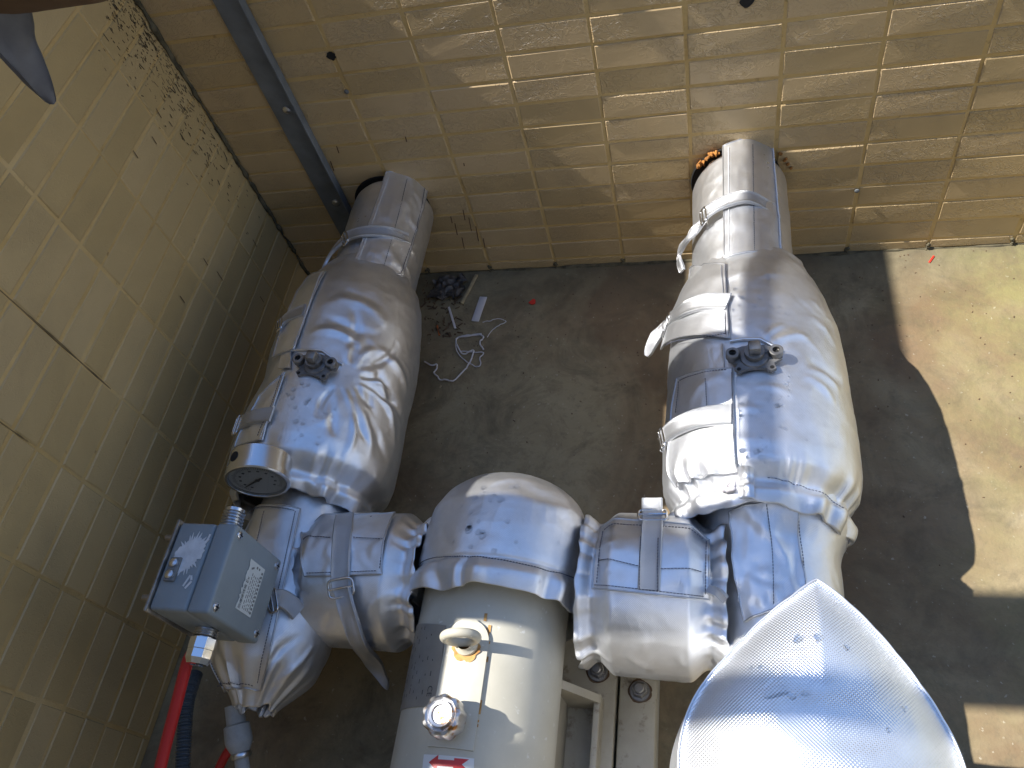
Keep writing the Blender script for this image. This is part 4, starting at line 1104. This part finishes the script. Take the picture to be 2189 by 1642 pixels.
# printed label on the lid (+x face): long side runs along y
ly, lz = -17.62, 7.62; lw_, lh_ = 1.30, .78
rg = random.Random(9); pts = []
for k in range(24): pts.append((bx1 + .012, ly - lw_ / 2 + lw_ * k / 23, lz + lh_ / 2 + (rg.uniform(-.06, .03) if 2 < k < 22 else 0)))
for k in range(2): pts.append((bx1 + .012, ly + lw_ / 2 - lw_ * k, lz - lh_ / 2))
m = MB(); m.poly(pts, (.008, 0, 0)); lbl = m.obj('label_plate', 'label_white', lid, smooth=0)
def text(body_, size, mat, parent, M, name='lettering'):
    cu = bpy.data.curves.new('lettering', 'FONT'); cu.body = body_; cu.size = size; cu.align_x = 'CENTER'; cu.align_y = 'CENTER'; cu.resolution_u = 3
    o = bpy.data.objects.new('lettering_tmp', cu); COL.objects.link(o)
    dg = bpy.context.evaluated_depsgraph_get(); me = bpy.data.meshes.new_from_object(o.evaluated_get(dg))
    bpy.data.objects.remove(o); bpy.data.curves.remove(cu)
    me.name = name; me.transform(M); me.materials.clear()
    return link_mesh(name, me, mat, parent)
def frame(o, X, Y):
    X = Vector(X).normalized(); Y = Vector(Y).normalized(); Z = X.cross(Y)
    M = Matrix.Identity(4)
    for i in range(3): M[i][0], M[i][1], M[i][2], M[i][3] = X[i], Y[i], Z[i], o[i]
    return M
# on the lid the label reads with its top towards the upper edge
LX, LY = (0, 1, 0), (0, 0, 1)
text('Ex', .17, 'print_black', lbl, frame((bx1 + .024, ly + .14, lz + .24), LX, LY))
text('防爆接线箱', .125, 'print_black', lbl, frame((bx1 + .024, ly - .30, lz + .25), LX, LY))
m = MB()
rg = random.Random(5)
for row in range(5):
    y = ly - lw_ / 2 + .08; z = lz + .10 - row * .085
    while y < ly + lw_ / 2 - .32:
        L = rg.uniform(.04, .11); m.box((bx1 + .023, y + L / 2, z), (.003, L, .026)); y += L + rg.uniform(.02, .05)
y = ly - lw_ / 2 + .06
while y < ly + lw_ / 2 - .12:
    m.box((bx1 + .023, y + .035, lz - .315), (.003, .06, .075)); y += .105
m.box((bx1 + .023, ly + .47, lz + .17), (.003, .05, .13), Matrix.Rotation(.5, 3, 'X')); m.box((bx1 + .023, ly + .55, lz - .02), (.003, .06, .07)); m.box((bx1 + .023, ly + .55, lz - .14), (.003, .06, .06))
m.obj('print_rows', 'print_grey', lbl, smooth=0)
# cable gland on the near face, threaded nipple on the far face
gl = Vector((6.02, by0, 7.55)); m = MB()
ring = [(0, .30)]
for k in range(4): ring += [(.02 + k * .055, .30), (.045 + k * .055, .265)]
m.lathe(gl, (0, -1, -.05), ring + [(.25, .26)], 28); gln = m.obj('gland_thread', 'zinc', jb)
m = MB(); m.lathe(gl + Vector((0, -.24, -.01)), (0, -1, -.05), [(0, .34), (.26, .34), (.28, .31), (.28, .33), (.48, .33), (.62, .26), (.64, .17), (.4, .16)], 8); m.obj('gland_nut', 'chrome', jb, smooth=20)
nz = Vector((5.95, by1, 7.9)); m = MB(); pr = [(0, .28)]
for k in range(9): pr += [(.06 + k * .085, .30), (.10 + k * .085, .25)]
m.lathe(nz, (0, 1, .10), pr + [(.86, .25), (.86, .18), (.5, .18)], 28); m.obj('nipple', 'zinc', jb)
# bracket that carries the box from the tee below
m = MB(); m.box((5.9, -17.3, (bz0 + 5.6) / 2), (.5, .35, bz0 - 5.6 + .05), bev=.02); m.obj('bracket', 'steel_dull', jb)

# ---------------- cables
cb = thing('power_cable', 'thick red cable leaving the junction box gland', 'cable', tuple(at(343, 1642, 2, 6.3)))
p0 = gl + Vector((0, -.50, -.03))
m = MB(); m.tube(spline([tuple(p0), tuple(at(404, 1408, 2, 7.35)), tuple(at(376, 1510, 2, 6.9)), tuple(at(350, 1610, 2, 6.5)), tuple(at(325, 1720, 2, 6.1)), tuple(at(310, 1800, 2, 5.6))], 40), .15, 14); m.obj('sheath', 'red_cable', cb)
cd = thing('conduit', 'dark corrugated conduit hanging down beside the red cable', 'conduit', tuple(at(390, 1642, 2, 4.4)))
cp = spline([tuple(at(418, 1440, 2, 4.3)), tuple(at(400, 1500, 2, 4.6)), tuple(at(394, 1570, 2, 4.6)), tuple(at(390, 1650, 2, 4.5)), tuple(at(388, 1740, 2, 4.2))], 240)
m = MB(); m.tube(cp, [.185 + .03 * math.sin(k * 1.35) for k in range(240)], 14); m.obj('hose', 'conduit_grey', cd)
dr = thing('drain_fitting', 'pale funnel-shaped drain fitting below the left gathered jacket', 'drain fitting', tuple(at(515, 1600, 2, 3.4)))
d0 = Vector(at(500, 1508, 2, 3.9)); d1 = Vector(at(520, 1650, 2, 3.4)); dd = (d1 - d0).normalized()
m = MB(); m.lathe(d0, dd, [(0, 0), (0, .26), (.5, .27), (.55, .36), (.95, .38), (1.05, .36), (1.35, .22), (1.45, .20), (2.2, .20), (2.2, 0)], 24); m.obj('funnel', 'white_plastic', dr)
m = MB(); m.lathe(d0 + dd * 1.28, dd, [(0, .27), (.03, .29), (.12, .29), (.15, .27)], 24); m.obj('collar', 'zinc', dr)
c2 = thing('power_cable', 'short length of red cable behind the drain fitting', 'cable', tuple(at(470, 1640, 2, 2.5)))
m = MB(); m.tube(spline([tuple(at(492, 1600, 2, 2.6)), tuple(at(478, 1622, 2, 2.5)), tuple(at(462, 1660, 2, 2.3)), tuple(at(445, 1720, 2, 2.0))], 20), .13, 10); m.obj('sheath', 'red_cable', c2)

# ================================================================ pump
pm = thing('pump', 'cream painted motor pump with lifting eye, chrome cap and arrow sticker', 'pump', (12.5, -20, 0))
JM = Jacket('y', 12.55, 4.2, lambda S, TH: 2.06 + 0 * S + 0 * TH)
m = MB(); m.lathe((12.55, -15.2, 4.2), (0, -1, 0), [(0, 0), (0, 2.0), (.25, 2.06), (10.6, 2.06), (10.8, 1.9), (10.8, 0)], 96); m.obj('motor_body', 'pump_paint', pm)
m = MB(); m.lathe((12.55, -13.2, 4.2), (0, -1, 0), [(0, 0), (0, 1.3), (.4, 1.6), (2.1, 1.7), (2.1, 0)], 40); m.obj('pump_head', 'steel_dull', pm)
def on_m(u, v, off=0.): return Vector(JM.P(*JM.pick(u, v), off))
# oblong pad under the lifting eye, following the curve of the body
s0, t0 = JM.pick(995, 1325); s1, _ = JM.pick(960, 1600); ta = JM.pick(948, 1420)[1]; tb = JM.pick(1038, 1420)[1]
A = np.linspace(-1, 1, 41); B = np.linspace(0, 1, 60)
SS = np.zeros((60, 41)); TT = np.zeros((60, 41)); hw = (tb - ta) / 2; hwm = hw * 2.06
for i, b in enumerate(B):
    s = s0 + (s1 - s0) * b
    e = min(1.0, max(0.05, (s - s0) / hwm)); hx = math.sqrt(max(.004, 1 - (1 - e) ** 2))
    SS[i] = s; TT[i] = (ta + tb) / 2 + hw * hx * A
link_mesh('lifting_pad', slab_mesh('lifting_pad', JM.P(SS, TT, .09), JM.P(SS, TT, -.05)), 'pump_paint', pm)
# rust along the pad edge
items = []
rg = random.Random(13)
for k in range(30):
    b = rg.randint(2, 50); sdx = rg.choice((0, 40, 40)); S_, T_ = SS[b, sdx], TT[b, sdx]
    if rg.random() < .45: continue
    p = JM.P(S_, T_ + (.012 if sdx else -.012), .012); N = JM.N(np.array(S_), np.array(T_))
    items.append((p, np.array([0, -1., 0]), N, rg.uniform(.04, .14), rg.uniform(.02, .05), .006))
for u, v in ((1046, 1345), (1038, 1320), (938, 1450), (940, 1390)):
    p = on_m(u, v, .012); items.append((np.array(p), np.array([0, -1., 0]), np.array([0, 0, 1.]), .2, .08, .006))
small_boxes('rust_marks', items, 'rust_stain', pm)
# lifting eye: ring on a collar
ec = on_m(1000, 1380, .09); m = MB()
m.lathe(ec, (0, 0, 1), [(0, .30), (.10, .29), (.16, .22), (.26, .20)], 28); eye = m.obj('lifting_eye', 'pump_paint', pm)
er_ = Vector((1, .12, 0)).normalized(); rc = ec + Vector((0, 0, .58)); m = MB()
m.tube([rc + er_ * (.40 * math.cos(a)) + Vector((0, 0, 1)) * (.40 * math.sin(a)) for a in np.linspace(0, 2 * PI, 48, endpoint=False)], .115, 14, closed=True); m.obj('ring', 'pump_paint', eye, smooth=80)
rg = random.Random(31); n = 44
m = MB(); m.poly([(ec.x + .35 * math.cos(2 * PI * k / n) * (1 + .10 * math.sin(3 * k * .4)), ec.y - .10 + .33 * math.sin(2 * PI * k / n) * (1 + .15 * math.sin(k * .9) * rg.random()), ec.z + .006) for k in range(n)], (0, 0, .006)); m.obj('rust_ring', 'rust_stain', eye, smooth=0)
# lobed chrome cap on a short neck
cc_ = on_m(968, 1545, .06); cu_ = Vector((-.05, .0, 1)).normalized(); m = MB()
m.lathe(cc_, cu_, [(0, .34), (.35, .34)], 28); neck = m.obj('cap_neck', 'cap_metal', pm)
m = MB(); m.lathe(cc_ + cu_ * .30, cu_, [(0, .40), (.04, .47), (.42, .47), (.50, .44), (.53, .38), (.50, .33), (.53, .31), (.56, .28), (.55, .22), (.50, .20), (.50, 0)], 60, lobes=9, lamp=.05); m.obj('vent_cap', 'cap_metal', pm)
# nameplate, curved on the shoulder
npl = JM.flap([(893, 1337), (955, 1338), (934, 1512), (846, 1520)], 'nameplate_metal', pm, off=.012, th=.02, n=20, m=14, name='nameplate', wav=0, edge=False)
items = []
q = [JM.pick(*p) for p in ((893, 1337), (955, 1338), (934, 1512), (846, 1520))]
rg = random.Random(41)
for col in range(8):
    a = .10 + col * .105; b = .06
    while b < .92:
        L = rg.uniform(.02, .10)
        if rg.random() < .72 and not (.55 < a < .9 and .25 < b < .4):
            tl, tr, br, bl = [np.array(x) for x in q]
            st = (tl * (1 - a) + tr * a) * (1 - b) + (bl * (1 - a) + br * a) * b
            items.append((JM.P(st[0], st[1], .033), np.array([0, -1., 0]), JM.N(np.array(st[0]), np.array(st[1])), L * 1.4, .025, .003))
        b += L + rg.uniform(.02, .06)
small_boxes('print_rows', items, 'print_black', npl)
tl, tr, br, bl = [np.array(x) for x in q]
def np_frame(a, b):
    st = (tl * (1 - a) + tr * a) * (1 - b) + (bl * (1 - a) + br * a) * b
    N_ = Vector(JM.N(np.array(st[0]), np.array(st[1]))); Y_ = Vector((0, 1, 0)); X_ = (-N_).cross(Y_)
    return st, N_
for tx, a, b, sz in (('CE', .86, .82, .22),):
    st, N_ = np_frame(a, b); o_ = Vector(JM.P(st[0], st[1], .036)); X_ = Vector((0, -1, 0)); Y_ = N_.cross(X_)
    text(tx, sz, 'print_black', npl, frame(o_, X_, Y_))
# arrow sticker, points to the suction side
JM.flap([(907, 1613), (1014, 1622), (1010, 1690), (900, 1682)], 'sticker_white', pm, off=.006, th=.012, n=8, m=16, name='sticker', wav=0, edge=False)
ac = on_m(958, 1632, .026); N_ = Vector(JM.N(*[np.array(x) for x in JM.pick(958, 1632)])); Xs = (on_m(1000, 1636, .026) - on_m(915, 1630, .026)).normalized(); Ys = N_.cross(Xs).normalized()
def on_st(x, y):   # wrap sticker print round the body
    p = ac + Xs * x + Ys * y; th_ = math.atan2(p.x - 12.55, p.z - 4.2); return Vector(JM.P(-p.y, th_, .022))
m = MB()
def strip(pts_top, pts_bot):
    for k in range(len(pts_top) - 1):
        m.bm.faces.new([m.bm.verts.new(on_st(*p)) for p in (pts_top[k], pts_top[k + 1], pts_bot[k + 1], pts_bot[k])])
xs_ = np.linspace(-.50, -.26, 5); strip([(x, (x + .50) / .24 * .17) for x in xs_], [(x, -(x + .50) / .24 * .17) for x in xs_])
xs_ = np.linspace(-.26, .22, 8); strip([(x, .07) for x in xs_], [(x, -.07) for x in xs_])
xs_ = np.linspace(.14, .34, 5); strip([(x, .12) for x in xs_], [(x, -.12) for x in xs_])
xs_ = np.linspace(.34, .50, 4); strip([(x, .12) for x in xs_], [(x, .12 - .12 * (1 - (x - .34) / .16)) for x in xs_]); strip([(x, -.12 + .12 * (1 - (x - .34) / .16)) for x in xs_], [(x, -.12) for x in xs_])
m.obj('arrow_print', 'sticker_red', pm, smooth=0)
# feet: gusseted brackets down to the skid
for sx in (-1, 1):
    m = MB()
    xa, xb = 12.55 + sx * 1.95, 12.55 + sx * 2.9
    m.poly([(xa - sx * .5, -18.4, 3.6), (xa + sx * .08, -18.4, 3.9), (xb, -18.4, 2.5), (xb, -18.4, 1.64), (xa - sx * .5, -18.4, 1.64)], (0, -.22, 0))
    m.poly([(xa - sx * .5, -23.4, 3.6), (xa + sx * .08, -23.4, 3.9), (xb, -23.4, 2.5), (xb, -23.4, 1.64), (xa - sx * .5, -23.4, 1.64)], (0, -.22, 0))
    m.box((xb - sx * .10, -20.9, 2.07), (.18, 5.1, .86), bev=.03)
    m.box((xa - sx * .15, -20.9, 2.7), (.16, 5.0, 2.1), bev=.03)
    m.obj('foot', 'skid_paint', pm, smooth=30)
# ---------------- skid frame
sk = thing('pump_skid', 'cream painted steel skid under the pump with rusty hex bolts', 'skid', (13, -20, 0))
m = MB(); m.box((12.6, -22.0, .80), (6.3, 11.0, 1.56), bev=.05); m.obj('base_channel', 'skid_paint', sk)
m = MB(); m.box((16.36, -22.0, .70), (1.08, 11.0, 1.40), bev=.10); m.obj('side_channel', 'skid_paint', sk)
for u, v, z in ((1278, 1436, 1.58), (1368, 1478, 1.40)):
    p = Vector(at(u, v, 2, z)); m = MB()
    m.lathe(p, (0, 0, 1), [(0, .30), (.03, .295), (.06, .28), (.06, 0)], 28); ws = m.obj('washer', 'steel_dull', sk)
    m = MB(); m.lathe(p + Vector((0, 0, .06)), (0, 0, 1), [(0, .23), (.18, .23), (.21, .20), (.21, 0)], 6, ref=(1, .3, 0)); m.lathe(p + Vector((0, 0, .28)), (0, 0, 1), [(0, .15), (.14, .15), (.16, .12), (.16, 0)], 16); m.obj('hex_nut', 'steel_dull', ws, smooth=25)
    n = 40; rg = random.Random(int(u))
    m = MB(); m.poly([(p.x + (.34 + .02 * math.sin(k * .7) + rg.uniform(-.008, .008)) * math.cos(2 * PI * k / n), p.y + (.34 + .02 * math.cos(k * .5) + rg.uniform(-.008, .008)) * math.sin(2 * PI * k / n), p.z + .008) for k in range(n)], (0, 0, .006)); m.obj('rust_ring', 'dirt_brown', sk, smooth=0)

# ================================================================ overhead stub pipe with hanging strap (top left)
oh = thing('overhead_pipe', 'dark brown stub pipe crossing the top left edge of the picture', 'pipe', (0, -10.5, 20.8))
JO = Jacket('x', -10.5, 20.8, lambda S, TH: 1.32 * np.sqrt(np.clip(1 - sm(8.0, 8.7, S) ** 2, .0004, 1)) + 0 * TH, lambda S, TH: .02 * vn(S, TH * 2, 83))
JO.body(.06, 8.66, 90, 90, 'dirt_brown', oh, lip0=False, lip1=False, name='barrel')
m = MB(); m.lathe((.04, -10.5, 20.8), (1, 0, 0), [(0, 1.30), (.0, 1.75), (.25, 1.75), (.25, 1.30)], 40); m.obj('wall_flange', 'dirt_brown', oh)
hs = thing('hanging_strap', 'loose silver strap end dangling at the top left corner', 'strap', tuple(at(112, 218, 1, -11.5)))
a0 = at(2, 8, 1, -11.3); a1 = at(27, 80, 1, -11.4); a2 = at(70, 155, 1, -11.5); a3 = at(109, 216, 1, -11.5)
nn = np.array([.66, -.62, -.42])
ribbon('webbing', [a0, a1, a2, a3], [nn, nn, nn * [1, .6, 1], nn], 1.0, .08, 'strap_grey', hs, n=30, taper=([0, .3, .7, .97, 1], [.95, .85, .5, .22, .14]), wav=.16, seed=3)

# ================================================================ litter on the floor
def flat_strip(name, lab, cat, pa, pb, w, h, mat, group=None):
    a = Vector(at(*pa, 2, 0)); b = Vector(at(*pb, 2, 0)); d = b - a
    o = thing(name, lab, cat, tuple(a), group)
    m = MB(); m.box((a + b) / 2 + Vector((0, 0, h / 2 + .01)), (d.length, w, h), Matrix.Rotation(math.atan2(d.y, d.x), 3, 'Z'), bev=min(h, w) * .25)
    m.obj('piece', mat, o)
    return o
fs = flat_strip('webbing_scrap', 'short flat white webbing offcut lying by the wooden stick', 'scrap', (1034, 636), (1016, 688), .34, .05, 'string_white')
flat_strip('wooden_stick', 'split wooden stick leaning in the litter by the left pipe', 'stick', (1020, 590), (988, 652), .13, .12, 'wood_stick')
flat_strip('cord_offcut', 'frayed white cord offcut beside the left valve jacket', 'cord', (960, 658), (974, 704), .10, .07, 'string_white')
flat_strip('orange_scrap', 'small orange plastic sliver near the left valve jacket', 'scrap', (935, 696), (940, 718), .07, .04, 'scrap_orange')
flat_strip('pale_chip', 'tiny pale chip on the floor below the tangled string', 'scrap', (939, 832), (944, 825), .06, .05, 'wood_stick')
flat_strip('red_sliver', 'thin red sliver on the sunlit floor at right', 'scrap', (1986, 562), (1996, 548), .07, .03, 'scrap_red')
rd = thing('red_scrap', 'bright red plastic scrap on the dark floor between the pipes', 'scrap', tuple(at(1138, 645, 2, 0)))
m = MB(); m.poly([at(u, v, 2, .03) for u, v in ((1130, 648), (1140, 640), (1145, 642), (1144, 650), (1137, 652))], (0, 0, .04)); m.obj('piece', 'scrap_red', rd, smooth=0)
def string(lab, pxs, rad, n=80, name='string'):
    o = thing(name, lab, 'string', tuple(at(*pxs[0], 2, 0)))
    P = spline([tuple(at(u, v, 2, rad * 1.3)) for u, v in pxs], n); P[:, 2] += np.abs(vn(np.arange(n) * .22, 0 * np.arange(n), 7)) * .12
    m = MB(); m.tube(P, rad, 6); m.obj('strand', 'string_white', o, smooth=80)
string('long tangled white string looping across the floor by the left valve', [(908, 774), (922, 782), (934, 780), (933, 790), (928, 798), (936, 806), (940, 812), (955, 813), (968, 815), (985, 800), (1000, 784), (1010, 762), (1012, 750), (990, 758), (978, 740), (975, 730), (980, 722), (1000, 720), (1024, 716), (1034, 722), (1026, 734), (1034, 748)], .035, 200)
string('second white string knotted into the long tangle', [(984, 752), (1012, 754), (1034, 755), (1026, 766), (1028, 778), (1022, 785), (1008, 780), (990, 768), (976, 748), (978, 724), (998, 718), (1030, 715)], .026, 120)
string('thin white string stretched up right of the tangle', [(1042, 722), (1055, 705), (1070, 695), (1082, 688), (1066, 682), (1050, 686), (1032, 690)], .018, 70)
# crumpled clear film and dead leaves in the corner behind the left pipe
cf = thing('plastic_film', 'crumpled dark clear plastic film beside the left pipe', 'litter', tuple(at(960, 625, 2, 0)))
q0 = at(930, 600, 2, 0); 
A = np.linspace(0, 1, 30); X, Y = np.meshgrid(A, A)
Pf = np.stack([q0[0] + X * 1.5 + .3 * vn(X * 5, Y * 5, 2), q0[1] - Y * 1.2 + .3 * vn(X * 5, Y * 5, 3), .06 + .40 * np.abs(vn(X * 6, Y * 6, 4)) + .2 * np.abs(vn(X * 13, Y * 13, 5))], -1)
link_mesh('film', slab_mesh('film', Pf, Pf - [0, 0, .02]), 'clear_film', cf)
rg = random.Random(19); items = []
for k in range(90):
    p = at(rg.uniform(905, 985), rg.uniform(600, 720), 2, .03); a = rg.uniform(0, PI)
    items.append((p, np.array([math.cos(a), math.sin(a), 0]), np.array([0, 0, 1.]), rg.uniform(.05, .4), rg.uniform(.02, .08), .03))
o = small_boxes('dead_leaf_litter', items, 'dirt_brown', None); tagp(o, 'brown leaf and twig crumbs beside the left valve jacket', 'litter')
items = []
for k in range(260):
    x = rg.uniform(2, 30); y = -abs(rg.gauss(0, 6)) - .2; a = rg.uniform(0, PI)
    items.append((np.array([x, y, .002]), np.array([math.cos(a), math.sin(a), 0]), np.array([0, 0, 1.]), rg.uniform(.02, .08), rg.uniform(.02, .05), .03))
o = small_boxes('grit', items, 'dirt_brown', None); tagp(o, 'scattered grit and crumbs over the concrete floor', 'grit')

# ================================================================ scale courses -> metres
for me in bpy.data.meshes: me.transform(Matrix.Scale(U, 4))
for o in COL.objects:
    if o.type in {'MESH', 'EMPTY'}: o.location = Vector(o.location) * U
